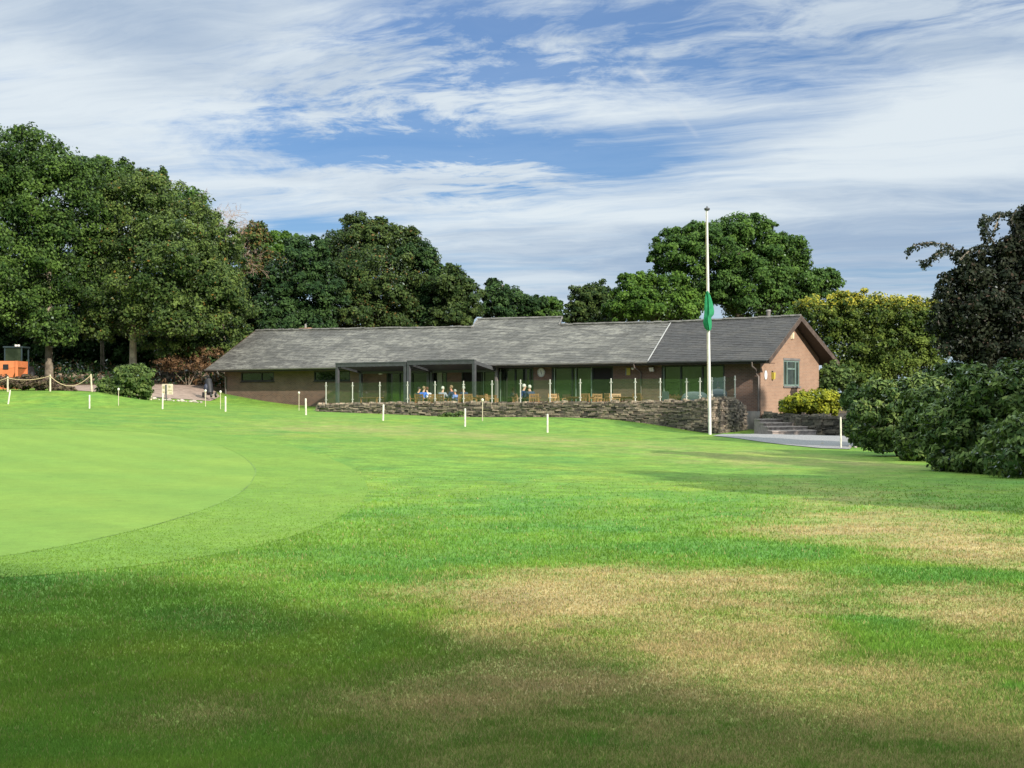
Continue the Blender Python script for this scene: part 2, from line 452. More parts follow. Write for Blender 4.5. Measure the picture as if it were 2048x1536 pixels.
world = bpy.data.worlds.new('World'); scene.world = world; world.use_nodes = True
def build_sky():
    t = NT(world.node_tree)
    for n in list(t.n): t.n.remove(n)
    out = t.add('ShaderNodeOutputWorld'); bg = t.add('ShaderNodeBackground')
    sky = t.add('ShaderNodeTexSky'); sky.sky_type = 'NISHITA'; sky.sun_disc = False
    sky.sun_elevation = SUN_EL; sky.sun_rotation = SUN_AZ
    sky.altitude = 0; sky.air_density = 1.0; sky.dust_density = .6; sky.ozone_density = 1.6
    d = t.vmath('NORMALIZE', t.add('ShaderNodeTexCoord').outputs['Generated'])
    x, y, z = t.xyz(d)
    az = t.math('ARCTAN2', x, y)                       # radians right of north
    hz = t.math('SQRT', t.math('ADD', t.math('MULTIPLY', x, x), t.math('MULTIPLY', y, y)))
    el = t.math('ARCTAN2', z, hz)
    zc = t.math('ADD', t.math('MAXIMUM', z, 0.0), .10)
    px, py = t.math('DIVIDE', x, zc), t.math('DIVIDE', y, zc)   # the flat cloud deck overhead
    P = t.comb(px, py, 0.0)
    # wind-drawn streaks: the deck turned and stretched
    a = R(64); ca, sa = math.cos(a), math.sin(a)
    qx = t.math('ADD', t.math('MULTIPLY', px, ca), t.math('MULTIPLY', py, sa))
    qy = t.math('SUBTRACT', t.math('MULTIPLY', py, ca), t.math('MULTIPLY', px, sa))
    warp = t.noise(P, 1.1, 3, .5, 0, 1)
    wv = t.vmath('SCALE', t.vmath('SUBTRACT', warp, (.5, .5, .5))); 
    wv.node.inputs['Scale'].default_value = .75
    Qs = t.vmath('ADD', t.comb(t.math('MULTIPLY', px, .42), t.math('ADD', t.math('MULTIPLY', py, 1.25), t.math('MULTIPLY', px, .34)), 0.0), wv)
    n_str = t.math('ADD', t.math('MULTIPLY', t.noise(Qs, 1.25, 9, .62, .1), .62), t.math('MULTIPLY', t.noise(t.vmath('MULTIPLY', Qs, (.7, 1.9, 1)), 3.4, 8, .66, .0), .38))
    Qm = t.vmath('ADD', t.comb(t.math('MULTIPLY', qx, 1.0), t.math('MULTIPLY', qy, .62), 3.0), wv)
    n_mot = t.noise(Qm, 9.5, 5, .66, .0)
    n_big = t.noise(t.comb(t.math('MULTIPLY', px, .5), py, 7.0), .55, 4, .5)
    def ell(pxx, pyy, rx, ry, amp):
        a0 = math.atan((pxx-CX)/F); e0 = math.atan((HY-pyy)/F)
        u = t.math('MULTIPLY', t.math('SUBTRACT', az, a0), F/rx); v = t.math('MULTIPLY', t.math('SUBTRACT', el, e0), F/ry)
        r2 = t.math('ADD', t.math('MULTIPLY', u, u), t.math('MULTIPLY', v, v))
        return t.math('MULTIPLY', t.math('POWER', 2.718, t.math('MULTIPLY', r2, -1.0)), amp)
    def total(lst):
        s = None
        for q in lst:
            e = ell(*q); s = e if s is None else t.math('ADD', s, e)
        return s
    gaps = total([(1230,90,400,80,.30),(1650,130,330,50,.20),(880,285,170,30,.50),(660,300,130,26,.34),(1190,335,240,32,.42),(600,450,150,22,.62),
                  (1560,180,260,50,.22),(560,160,90,90,.16),(1480,30,260,40,.25),(900,60,120,70,.18),(1000,150,160,90,.3),(880,395,110,20,.34)])
    fills = total([(200,230,330,230,.55),(1180,215,260,34,.52),(1850,220,430,130,.36),(720,370,260,34,.42),(1250,430,420,36,.36),(1900,420,400,130,.32),
                   (700,170,150,80,.15),(1000,345,140,26,.30),(1700,25,220,30,.45),(1050,520,500,70,.30),(500,60,260,90,.2)])
    dens = t.math('ADD', t.math('MULTIPLY', t.math('SUBTRACT', n_str, .5), 2.9), .62)
    dens = t.math('ADD', dens, t.math('MULTIPLY', t.math('SUBTRACT', n_big, .5), .5))
    mot_w = total([(760,240,290,160,1.0),(1000,350,210,50,.9),(1250,100,480,110,.7),(1800,40,300,60,.7),(250,150,300,150,.3)])
    dens = t.math('ADD', dens, t.math('MULTIPLY', t.math('MULTIPLY', t.math('SUBTRACT', n_mot, .5), 3.0), mot_w))
    dens = t.math('ADD', t.math('SUBTRACT', dens, gaps), fills)
    dens = t.math('MAXIMUM', t.ramp(dens, -.05, 1.05), .20)
    high = t.ramp(el, R(16), R(38))
    dens = t.math('MAXIMUM', dens, t.math('MULTIPLY', high, .93))  # cloud cover above the view filled in to raise the fill light
    # thin contrail
    def trail(p0, p1, w):
        a0, e0 = math.atan((p0[0]-CX)/F), math.atan((HY-p0[1])/F); a1, e1 = math.atan((p1[0]-CX)/F), math.atan((HY-p1[1])/F)
        L = math.hypot(a1-a0, e1-e0); dx, dy = (a1-a0)/L, (e1-e0)/L
        u = t.math('ADD', t.math('MULTIPLY', t.math('SUBTRACT', az, a0), dx), t.math('MULTIPLY', t.math('SUBTRACT', el, e0), dy))
        v = t.math('SUBTRACT', t.math('MULTIPLY', t.math('SUBTRACT', az, a0), dy), t.math('MULTIPLY', t.math('SUBTRACT', el, e0), dx))
        g = t.math('POWER', 2.718, t.math('MULTIPLY', t.math('MULTIPLY', v, v), -(F/w)**2))
        return t.math('MULTIPLY', g, t.math('MULTIPLY', t.ramp(u, 0, .15*L), t.ramp(u, L, .8*L)))
    tr = t.math('ADD', trail((1272,138), (1302,170), 4), t.math('MULTIPLY', trail((1340,210), (1402,285), 5), .55))
    # cloud brightness: sunlit white, grey undersides
    grey = t.math('ADD', total([(1900,470,520,80,.55),(1300,505,520,36,.22),(330,90,180,90,.45),(650,190,260,90,.35),(1600,560,500,60,.2),(1750,130,300,40,.25),(1000,560,600,60,.1),(90,130,150,150,.12)]),
                  t.math('MULTIPLY', t.math('SUBTRACT', t.noise(Qs, 2.1, 7, .66), .5), 1.7))
    white = total([(400,270,130,60,.5),(1180,215,260,36,.5),(1930,290,300,60,.55),(1250,425,330,26,.45),(80,220,160,120,.3),(1900,200,260,40,.3),(1700,360,330,20,.35)])
    gk = t.ramp(t.math('SUBTRACT', grey, white), -.35, .75)
    K = 4.6
    cl = t.mix(gk, (.86*K, .94*K, .985*K), (.40*K, .52*K, .69*K))
    lift = t.math('ADD', 1.0, t.math('MULTIPLY', high, 1.55))  # unseen overhead cloud brightened to add fill in the shade
    cl = t.mix(1.0, cl, t.comb(lift, lift, t.math('MULTIPLY', lift, t.math('SUBTRACT', 1.0, t.math('MULTIPLY', high, .1)))), 'MULTIPLY')
    blue = t.mix(1.0, sky.outputs[0], (.15, .295, .485), 'MULTIPLY')
    c = t.mix(t.math('MULTIPLY', dens, .94), blue, cl)
    c = t.mix(t.math('MULTIPLY', tr, .3), c, (.85*K, .88*K, .92*K))
    c = t.mix(t.ramp(el, .11, .0, 0, .45), c, (.55*K, .68*K, .85*K))     # thicker air near the horizon
    t.l.new(c, bg.inputs[0]); bg.inputs[1].default_value = .1
    t.l.new(bg.outputs[0], out.inputs[0])
build_sky()
vs = scene.view_settings
vs.view_transform = 'Standard'; vs.look = 'None'; vs.gamma = 1; vs.exposure = 1.0; vs.use_curve_mapping = False
scene.cycles.max_bounces = 5; scene.cycles.diffuse_bounces = 2; scene.cycles.glossy_bounces = 3
scene.cycles.transmission_bounces = 4; scene.cycles.transparent_max_bounces = 10
scene.cycles.caustics_reflective = False; scene.cycles.caustics_refractive = False
scene.cycles.use_denoising = True
scene.cycles.use_adaptive_sampling = True

# ------------------------------------------------------------------ ground sheets
def build_ground():
    nr = 430
    rr = np.r_[0.3, np.geomspace(1.0, 110, nr), np.geomspace(112, 900, 40)]
    th_f = np.linspace(-R(24), R(24), 300)
    th_b = np.linspace(R(24), 2*math.pi-R(24), 120)[1:-1]
    th = np.r_[th_f, th_b]
    nt = len(th)
    X = rr[:, None]*np.sin(th)[None]; Y = rr[:, None]*np.cos(th)[None]
    Z = terrain(X, Y)
    far = np.clip((rr-150)/100, 0, 1)[:, None]
    verts = np.stack([X, Y, Z], -1).reshape(-1, 3)
    i, j = np.meshgrid(np.arange(len(rr)-1), np.arange(nt), indexing='ij')
    jn = (j+1) % nt
    faces = np.stack([i*nt+j, (i+1)*nt+j, (i+1)*nt+jn, i*nt+jn], -1).reshape(-1, 4)
    col = lawn_colour(verts[:, 0], verts[:, 1])
    # leaf litter and bare earth under the trees behind the lawn
    x, y = verts[:, 0], verts[:, 1]
    litter = np.clip((y - 98 - .12*(x+20) + 2.0*_nz(x, y, .5, 31))/3, 0, 1)
    litter = np.maximum(litter, np.clip((x-(13.2-.02*y) + .6*_nz(x, y, .8, 32))/1.5, 0, 1)*np.clip((y-20)/8, 0, 1))
    litter = np.maximum(litter, np.clip((y-97)/4, 0, 1)); litter *= 1-np.clip((x+21)/2, 0, 1)*np.clip((103-y)/2, 0, 1)*np.clip((6-x)/2, 0, 1); far_ = np.clip((np.hypot(x, y)-70)/40, 0, 1)*np.maximum(np.clip((-y+60)/30, 0, 1)*(np.abs(x) > 30) , np.clip((-x-58)/8, 0, 1))
    col = col + (np.array([.085, .060, .036])[None]*(1+.35*_nz(x, y, 2.2, 33))[:, None] - col)*litter[:, None]
    col = col + (np.array([.05, .075, .022])[None]-col)*np.clip(far_, 0, 1)[:, None]
    col = np.c_[np.clip(col, 0.005, 1), np.ones(len(col))]
    o = np_mesh('ground', verts, faces, M_TURF, {'turf': ('POINT', col)}, smooth=True)
    tag(o, kind='structure')

def smooth_closed(pts, n):
    P = np.array([(p.x, p.y) for p in pts]); m = len(P)
    out = []
    for i in range(m):
        p0, p1, p2, p3 = P[(i-1) % m], P[i], P[(i+1) % m], P[(i+2) % m]
        for k in range(n):
            u = k/n
            out.append(.5*((2*p1)+(-p0+p2)*u+(2*p0-5*p1+4*p2-p3)*u*u+(-p0+3*p1-3*p2+p3)*u**3))
    return np.array(out)
def sheet(name, outline, mat, lift, rings=36, inner=0.0, kind='structure'):
    """a thin sheet lying on the ground inside a closed outline"""
    c = outline.mean(0)
    ts = np.linspace(inner, 1, rings)
    V = c[None, None] + ts[:, None, None]*(outline-c)[None]
    m = len(outline)
    z = terrain(V[..., 0], V[..., 1]) + lift
    verts = np.concatenate([V, z[..., None]], -1).reshape(-1, 3)
    i, j = np.meshgrid(np.arange(rings-1), np.arange(m), indexing='ij'); jn = (j+1) % m
    faces = np.stack([i*m+j, (i+1)*m+j, (i+1)*m+jn, i*m+jn], -1).reshape(-1, 4)
    o = np_mesh(name, verts, faces, mat, smooth=True); tag(o, kind=kind)
    return o
build_ground()
G_IN = smooth_closed([ground_at(*q) for q in [(10,858),(150,859.5),(290,865),(400,881),(470,905),(505,932),(508,955),(480,985),(400,1022),(290,1056),(150,1088),(10,1112)]] + [ground_at(*q) for q in [(-140,1120),(-330,1105),(-540,1050),(-680,980),(-640,920),(-430,880),(-200,863)]], 16)
G_OUT = smooth_closed([ground_at(*q) for q in [(10,851),(180,853.5),(350,861),(480,875),(600,898),(690,930),(733,968),(722,1005),(680,1034),(600,1068),(500,1095),(380,1118),(200,1140),(20,1155)]] + [ground_at(*q) for q in [(-170,1160),(-400,1140),(-640,1070),(-790,985),(-740,910),(-500,868),(-220,853)]], 16)
sheet('putting_green_fringe', G_OUT, M_FRINGE, .005, 60, .3)
sheet('putting_green', G_IN, M_GREEN, .009, 60, 0)
# the cut step along the green's edge
def edge_cut():
    c = G_IN.mean(0); m = len(G_IN)
    n = (G_IN-c); n /= np.linalg.norm(n, axis=1)[:, None]
    w = .004 + .05*np.clip(_nz(G_IN[:, 0], G_IN[:, 1], .45, 41)+.25, 0, 1)
    V = np.stack([G_IN - n*.01, G_IN + n*w[:, None]], 0)
    z = terrain(V[..., 0], V[..., 1]) + np.array([.012, .0085])[:, None]
    verts = np.concatenate([V, z[..., None]], -1).reshape(-1, 3)
    j = np.arange(m); jn = (j+1) % m
    np_o = np_mesh('green_edge', verts, np.stack([j, m+j, m+jn, jn], -1), M_GROOVE)
    tag(np_o, kind='structure')
edge_cut()

def in_poly(x, y, poly):
    c = np.zeros(len(x), bool); m = len(poly)
    for i in range(m):
        x0, y0 = poly[i-1]; x1, y1 = poly[i]
        hit = ((y0 > y) != (y1 > y)) & (x < (x1-x0)*(y-y0)/(y1-y0+1e-12)+x0)
        c ^= hit
    return c
def grass_blades(n):
    px = RNG.uniform(-520, 2580, n)
    py = HY + 45 + (RNG.random(n)**.62)*(1640-HY-45)
    d = (EYE-.1)*F/(py-HY)
    for _ in range(12):
        x = (px-CX)/F*d; d = .5*d + .5*np.clip((EYE-terrain(x, d))*F/(py-HY), 3, 75)
    x = (px-CX)/F*d
    keep = (RNG.random(n) < np.clip((38-d)/20, 0, 1)) & (d > 4.0) & ~in_poly(x, d, G_IN[::4])
    keep &= ~((x > 14 - .06*d) & (d > 28))
    x, y = x[keep], d[keep]
    x = x + RNG.normal(0, .02, len(x)); y = y + RNG.normal(0, .05, len(y))
    fr = in_poly(x+RNG.normal(0, .10, len(x)), y+RNG.normal(0, .25, len(x)), G_OUT[::4])
    keep = ~fr | (RNG.random(len(x)) < .7)
    x, y, fr = x[keep], y[keep], fr[keep]
    m = len(x)
    z = terrain(x, y)
    dv, w = dryness(x, y)
    lod = np.clip(y/9.0, .75, 4)
    h = RNG.uniform(.018, .036, m)*(1+.25*_nz(x, y, 2.0, 51))*np.where(dv > .35, .75, 1)*lod**.28
    h = np.where(fr, .010+.004*RNG.random(m), h)
    h = h*np.clip((39-y)/17, .12, 1)
    wd = RNG.uniform(.0028, .0050, m)*lod
    a = RNG.uniform(0, 2*math.pi, m); lean = RNG.uniform(.1, .9, m)*h; la = RNG.uniform(0, 2*math.pi, m)
    z0 = z + np.where(fr, .010, -.002)
    A = np.stack([x-np.cos(a)*wd, y-np.sin(a)*wd, z0], -1)
    B = np.stack([x+np.cos(a)*wd, y+np.sin(a)*wd, z0], -1)
    T = np.stack([x+np.cos(la)*lean, y+np.sin(la)*lean, z0+h], -1)
    verts = np.stack([A, B, T], 1).reshape(-1, 3)
    faces = np.arange(3*m).reshape(-1, 3)
    c = lawn_colour(x, y)
    c = np.where(fr[:, None], (np.array([.140, .243, .040])[None]*(1+.12*_nz(x, y, 8, 91)+.10*_nz(x, y, 2, 92))[:, None]), c)
    # single straws of another colour
    k = RNG.random(m)
    straw = (k < np.clip(.06+.62*dv, .035, .62))
    c = np.where(straw[:, None] & ~fr[:, None], c*.35+C_DRY[None]*.75, c*np.where(dv > .15, .88, 1.0)[:, None])
    green_in_dry = (~straw) & (dv > .25) & (RNG.random(m) < .45)
    c = np.where(green_in_dry[:, None], c*.45+C_GREEN[None]*.5, c)
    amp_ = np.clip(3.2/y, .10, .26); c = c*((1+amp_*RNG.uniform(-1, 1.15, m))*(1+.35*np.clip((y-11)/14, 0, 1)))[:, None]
    col = np.repeat(np.c_[np.clip(c, .004, 1), np.ones(m)], 3, 0)
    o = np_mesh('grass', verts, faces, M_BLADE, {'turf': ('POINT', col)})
    tag(o, 'short mown lawn grass, green with straw-coloured dry patches', 'grass', kind='stuff')
grass_blades(760000)

# ------------------------------------------------------------------ clubhouse frame of reference
E0 = at(412, 738, 101.7); E1 = at(1538, 718, 77.8)
_L = math.hypot(E1.x-E0.x, E1.y-E0.y)
U = Vector(((E1.x-E0.x)/_L, (E1.y-E0.y)/_L)); V2 = Vector((-U.y, U.x))
TH = math.atan2(-U.y, U.x)
ROOT = (E0.x, E0.y, 0.0)
def s_at(px, o):
    k = (px-CX)/F
    return -(E0.x + V2.x*o - k*(E0.y+V2.y*o))/(U.x - k*U.y)
def o_at(px, s):
    k = (px-CX)/F
    return -(E0.x + U.x*s - k*(E0.y+U.y*s))/(V2.x - k*V2.y)
def wpt(s, o, z=0.0): return Vector((E0.x+U.x*s+V2.x*o, E0.y+U.y*s+V2.y*o, z))
def z_at(py, s, o): return EYE + (HY-py)/F*wpt(s, o).y
WO = .75; HW = 4.3; ZE = 3.74
SL = s_at(449, WO); SR = s_at(1521, WO)
BO = 2*HW - WO
ZF = 1.1
print('house length', _L, 'theta', math.degrees(TH), 'SL', SL, 'SR', SR, 'gable wall right px o', o_at(1640, SR), 'BO', BO)

house = empty('clubhouse', ROOT, -TH)
tag(house, 'long low brick clubhouse with grey slate roof and dark glazed front', 'clubhouse')

S_FB, S_FT = s_at(1296, 0), s_at(1342, HW)      # foot and head of the flashing
def ridge_z(s):
    return float(np.interp(s, [0, s_at(945, HW), S_FT, _L+.3], [z_at(661.5, s_at(515, HW), HW), z_at(655, s_at(945, HW), HW), z_at(645.5, S_FT, HW), z_at(632, s_at(1602, HW), HW)]))
S_V0 = s_at(512, HW); S_V1 = s_at(1602, HW)
print('verge s at ridge', S_V0, S_V1, 'ridge z', ridge_z(0), ridge_z(S_FT), ridge_z(_L))
def roof_z(s, o): return ZE + (ridge_z(s)-ZE)*o/HW

def lerp(a, b, t): return a+(b-a)*t
def tiles(name, sa, sb, o0, o1, mat, rise=None, seed=1, course=.21, width=.32, label=None):
    """roof slope of individual slates in overlapping courses, between left edge sa(o) and right edge sb(o)"""
    rg = np.random.default_rng(seed); mb = MB()
    slope = 1.16
    n = int((o1-o0)*slope/course)
    for i in range(n):
        oa = lerp(o0, o1, i/n); ob = lerp(o0, o1, (i+1)/n)+.012
        s0, s1 = sa((oa+ob)/2), sb((oa+ob)/2)
        k = s0 + rg.uniform(-width, 0); 
        row_t = rg.normal(0, .05)
        while k < s1:
            w = width*rg.uniform(.7, 1.3)
            a, b = max(k, s0), min(k+w-.006, s1)
            if b - a > .02:
                j = rg.uniform(0, .012); dz = .012 + rg.uniform(0, .012)
                za, zb = roof_z((a+b)/2, oa), roof_z((a+b)/2, ob)
                t = float(np.clip(rg.normal(.5, .17)+row_t*.6, 0, 1))
                mb.poly([(a, oa-j, za+dz), (b, oa-j, za+dz), (b, ob, zb+.004), (a, ob, zb+.004)], t)
                mb.poly([(a, oa-j, za+dz), (a, oa-j, za-.01), (b, oa-j, za-.01), (b, oa-j, za+dz)], t*.6)
            k += w
    ob_ = mb.build(name, mat, house)
    if label: ob_['label'] = label
    return ob_
va = lambda o: lerp(0, S_V0, o/HW)
vb = lambda o: lerp(_L, S_V1, o/HW)
fl = lambda o: lerp(S_FB, S_FT, o/HW)
OR = HW + .95                                        # the raised clerestory roof runs on past the main ridge
S_R0, S_R1 = s_at(945, HW), s_at(1117, HW)
S_R0t, S_R1t = s_at(957, OR), s_at(1123, OR)
tiles('roof', va, fl, -.12, HW, M_SLATE_OLD, seed=2, label='older lichen-grey slate roof')
tiles('roof', fl, vb, -.12, HW, M_SLATE_NEW, seed=3, label='newer dark slate roof at the gable end')
tiles('raised_roof', lambda o: lerp(S_R0, S_R0t, (o-HW)/(OR-HW)), lambda o: lerp(S_R1, S_R1t, (o-HW)/(OR-HW)), HW, OR, M_SLATE_OLD, seed=4)

def roof_body():
    mb = MB()
    def slab(pts_top, th=.14):
        bot = [(p[0], p[1], p[2]-th) for p in pts_top]
        mb.poly(pts_top); mb.poly(bot[::-1])
        for i in range(len(pts_top)):
            a, b = i, (i+1) % len(pts_top)
            mb.poly([pts_top[a], bot[a], bot[b], pts_top[b]])
    zr = ridge_z
    knots = [0, s_at(945, HW), S_FT]
    # boards under the front slope and the whole rear slope
    ss = [0.0]+[S_V0+(S_V1-S_V0)*k/24 for k in range(25)]+[_L]
    for side in (0, 1):
        rows = []
        for i in range(9):
            o = HW*i/8; row = []
            s0_, s1_ = va(o), vb(o)
            for k in range(25):
                s_ = s0_+(s1_-s0_)*k/24
                row.append((s_, o if side == 0 else 2*HW-o, roof_z(s_, o)-(.03 if side == 0 else .02)))
            rows.append(row)
        mb.grid(rows); low = [[(p[0], p[1], p[2]-.11) for p in r] for r in rows]
        mb.grid(low); mb.grid([[r[-1] for r in rows], [r[-1] for r in low]]); mb.grid([[r[0] for r in rows], [r[0] for r in low]]); mb.grid([rows[0], low[0]])
    return mb.build('roof_boarding', M_DARKWOOD, house)
roof_body()
def raised_body():
    mb = MB()
    z1a, z1b = roof_z(S_R0t, OR), roof_z(S_R1t, OR)
    za, zb = ridge_z(S_R0), ridge_z(S_R1)
    # rear wall of the clerestory and its end triangles
    e = .03
    mb.poly([(S_R1-e, HW+.02, zb-.02), (S_R1t-e, OR, z1b-.02), (S_R1t-e, OR, zb-.7)])
    mb.poly([(S_R0+e, HW+.02, za-.02), (S_R0t+e, OR, za-.7), (S_R0t+e, OR, z1a-.02)])
    mb.poly([(S_R0t, OR, z1a-.02), (S_R0t, OR, za-.8), (S_R1t, OR, zb-.8), (S_R1t, OR, z1b-.02)])
    mb.build('clerestory_wall', M_DARKWOOD, house)
    m2 = MB(); m2.tube([(S_R0t-.05, OR, z1a+.02), (S_R1t+.05, OR, z1b+.02)], .09, 6)
    m2.tube([(S_R1+.02, HW, zb+.02), (S_R1t+.05, OR, z1b+.02)], .05, 6); m2.tube([(S_R0-.02, HW, za+.02), (S_R0t-.05, OR, z1a+.02)], .05, 6)
    m2.build('clerestory_ridge', M_RIDGE, house)
raised_body()
def ridge_caps():
    s = S_V0; rg = random.Random(4); mb = MB()
    while s < S_V1-.1:
        w = rg.uniform(.38, .5)
        if not (S_R0-.2 < s < S_R1):
            z = ridge_z(s); dz = rg.uniform(-.015, .025)
            mb.tube([(s, HW, z+.03+dz), (min(s+w*.98, S_V1), HW, z+.03+dz)], .085, 6, True, rg.random())
        elif mb.v: mb.build('ridge_tiles', M_RIDGE, house); mb = MB()
        s += w
    mb.build('ridge_tiles', M_RIDGE, house)
ridge_caps()
def flashing():
    mb = MB()
    n = 14
    for i in range(n):
        a, b = i/n, (i+1)/n
        oa, ob = HW*a, HW*b
        sa_, sb_ = fl(oa), fl(ob)
        za, zb = roof_z(sa_, oa)+.05, roof_z(sb_, ob)+.05
        mb.hexa([(sa_-.032, oa, za-.02), (sa_+.032, oa, za-.02), (sb_+.032, ob, zb-.02), (sb_-.032, ob, zb-.02), (sa_-.032, oa, za), (sa_+.032, oa, za+.004*(i % 2)), (sb_+.032, ob, zb), (sb_-.032, ob, zb)])
    mb.build('lead_flashing', M_LEAD, house)
    # pale stepped soakers either side of the joint
    rg = random.Random(3)
    for i in range(9):
        mb = MB()
        o = rg.uniform(.5, HW-.3); s = fl(o); z = roof_z(s, o)+.042
        l = rg.uniform(.2, .8)
        mb.hexa([(s-l, o, z-.004), (s-.08, o, z-.004), (s-.08, o+.05, z+.03-.004), (s-l, o+.05, z+.03-.004), (s-l, o, z), (s-.08, o, z), (s-.08, o+.05, z+.03), (s-l, o+.05, z+.03)])
        mb.build('slate_soaker', M_GUTTER, house)
flashing()
def eaves():
    mb = MB(); mb.box(.02, _L-.02, .0, .035, ZE-.20, ZE-.03); mb.build('fascia', M_DARKWOOD, house)
    mb = MB(); mb.box(.02, _L-.02, .036, WO-.01, ZE-.20, ZE-.178); mb.build('soffit', M_DARKWOOD, house)
    def gut(s0, s1, mat):
        mb = MB(); prof = [(-.13, .0), (-.125, -.06), (-.09, -.10), (-.04, -.10), (-.005, -.06), (-.003, 0), (-.012, 0), (-.02, -.05), (-.05, -.085), (-.085, -.085), (-.112, -.05), (-.118, 0)]
        mb.grid([[(s, o, ZE-.02+z) for o, z in prof] for s in (s0, s1)], True)
        mb.poly([(s0, o, ZE-.02+z) for o, z in prof[:6]]); mb.poly([(s1, o, ZE-.02+z) for o, z in prof[:6]][::-1])
        mb.build('gutter', mat, house)
    gut(-.05, S_FB, M_GUTTER); gut(S_FB+.005, _L-.1, M_METAL_DK)
    # barge boards along the two verges
    for s_e, s_r, o_e, sgn in ((_L, S_V1, 0, 1), (0, S_V0, 0, -1)):
        for side in (0, 1):
            mb = MB(); oe = 0 if side == 0 else 2*HW
            zr = ridge_z(s_r)
            a = Vector((s_e, oe, ZE)); b = Vector((s_r, HW + (-.005 if side == 0 else .005), zr))
            t = .04*sgn
            mb.hexa([(a.x, a.y, a.z-.24), (a.x+t, a.y, a.z-.24), (b.x+t, b.y, b.z-.26), (b.x, b.y, b.z-.26), (a.x, a.y, a.z+.03), (a.x+t, a.y, a.z+.03), (b.x+t, b.y, b.z+.05), (b.x, b.y, b.z+.05)])
            mb.build('barge_board', M_BARGE, house)
eaves()

# walls with openings
def holed(mb, u0, u1, z0, z1, holes, put, depth):
    us = sorted({u0, u1} | {h[0] for h in holes} | {h[1] for h in holes}); zs = sorted({z0, z1} | {h[2] for h in holes} | {h[3] for h in holes})
    for i in range(len(us)-1):
        for j in range(len(zs)-1):
            uc, zc = (us[i]+us[i+1])/2, (zs[j]+zs[j+1])/2
            if any(h[0] < uc < h[1] and h[2] < zc < h[3] for h in holes): continue
            mb.poly([put(us[i], 0, zs[j]), put(us[i+1], 0, zs[j]), put(us[i+1], 0, zs[j+1]), put(us[i], 0, zs[j+1])])
    for a, b, c, d in holes:
        for p, q in (((a, c), (b, c)), ((b, c), (b, d)), ((b, d), (a, d)), ((a, d), (a, c))):
            mb.poly([put(p[0], 0, p[1]), put(p[0], depth, p[1]), put(q[0], depth, q[1]), put(q[0], 0, q[1])])
ZW0 = .2; ZTOP = ZE-.18
def fs(px): return s_at(px, WO)
def fz(py, px): return z_at(py, fs(px), WO)
ZD = fz(733, 1150)                                   # door and window heads
print('door head', ZD, 'top', ZTOP)
ZD = min(ZD, ZTOP-.03)
W_SMALL = [(482, 548, 741.5, 763), (628, 700, 740.5, 762)]
GLAZ = [(773, 857), (858, 894), (923, 963), (964, 1007), (1008, 1067), (1103, 1186), (1187, 1226), (1323, 1449)]
holes = []
for a, b, t, bt in W_SMALL: holes.append((fs(a), fs(b), fz(bt, (a+b)/2), min(fz(t, (a+b)/2), ZTOP-.05)))
merged = [(773, 894), (923, 1067), (1103, 1226), (1323, 1449)]
for a, b in merged: holes.append((fs(a), fs(b), ZF+.05, ZD))
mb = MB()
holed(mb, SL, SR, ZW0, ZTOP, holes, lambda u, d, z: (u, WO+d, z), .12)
# left end, rear wall
zl = lambda o: ZE-.17 + (ridge_z(0)-ZE)*min(o, 2*HW-o)/HW
mb.poly([(SL, WO, ZW0), (SL, WO, zl(WO)), (SL, HW, zl(HW)-.05), (SL, BO, zl(BO)), (SL, BO, ZW0)])
mb.poly([(SL, BO, ZW0), (SL, BO, ZTOP+.3), (SR, BO, ZTOP+.3), (SR, BO, ZW0)])
mb.build('front_wall', M_BRICK, house)
# gable wall
zg = lambda o: ZE-.165 + (ridge_z(_L)-ZE)*min(o, 2*HW-o)/HW
gw = (o_at(1567, SR), o_at(1599, SR), z_at(772, SR, 3.3), z_at(720, SR, 3.3))
print('gable window', gw)
mb = MB()
zmid = zg(WO)
holed(mb, WO, BO, ZW0, zmid, [(gw[0], gw[1], gw[2], min(gw[3], zmid-.02))], lambda u, d, z: (SR-d, u, z), .10)
mb.poly([(SR, WO, zmid), (SR, BO, zmid), (SR, HW, zg(HW))])
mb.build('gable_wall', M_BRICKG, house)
mb = MB(); mb.poly([(SR+.02, WO, zg(WO)-.02), (SR+.02, HW, zg(HW)-.02), (S_V1, HW, ridge_z(_L)-.17), (_L, WO, zg(WO)-.02)]);
mb.poly([(SR+.02, BO, zg(BO)-.02), (_L, BO, zg(BO)-.02), (S_V1, HW, ridge_z(_L)-.17), (SR+.02, HW, zg(HW)-.02)]); mb.build('gable_soffit', M_DARKWOOD, house)

def frame_win(name, a, b, c, d, o, mullions, frame_m, fw=.06, parent=None, dark=(), ajar=0.0):
    """a window or glazed screen: a frame with its panes as children, in the plane y=o"""
    fm = MB(); dp = .05
    fm.box(a, b, o-dp, o+dp, c, c+fw); fm.box(a, b, o-dp, o+dp, d-fw, d)
    xs = [a] + list(mullions) + [b]
    for i, x in enumerate(xs):
        x0 = x if i == 0 else (x-fw if i == len(xs)-1 else x-fw/2)
        fm.box(x0, x0+fw, o-dp, o+dp, c+fw, d-fw)
    fo = fm.build(name, frame_m, parent or house)
    for i in range(len(xs)-1):
        x0, x1 = xs[i]+fw*.5, xs[i+1]-fw*.5
        pm = MB(); tl = ajar*(x1-x0); pm.hexa([(x0, o, c+fw*.5), (x1, o+tl, c+fw*.5), (x1, o+.015+tl, c+fw*.5), (x0, o+.015, c+fw*.5), (x0, o, d-fw*.5), (x1, o+tl, d-fw*.5), (x1, o+.015+tl, d-fw*.5), (x0, o+.015, d-fw*.5)])
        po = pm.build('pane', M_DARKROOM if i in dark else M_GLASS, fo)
    return fo
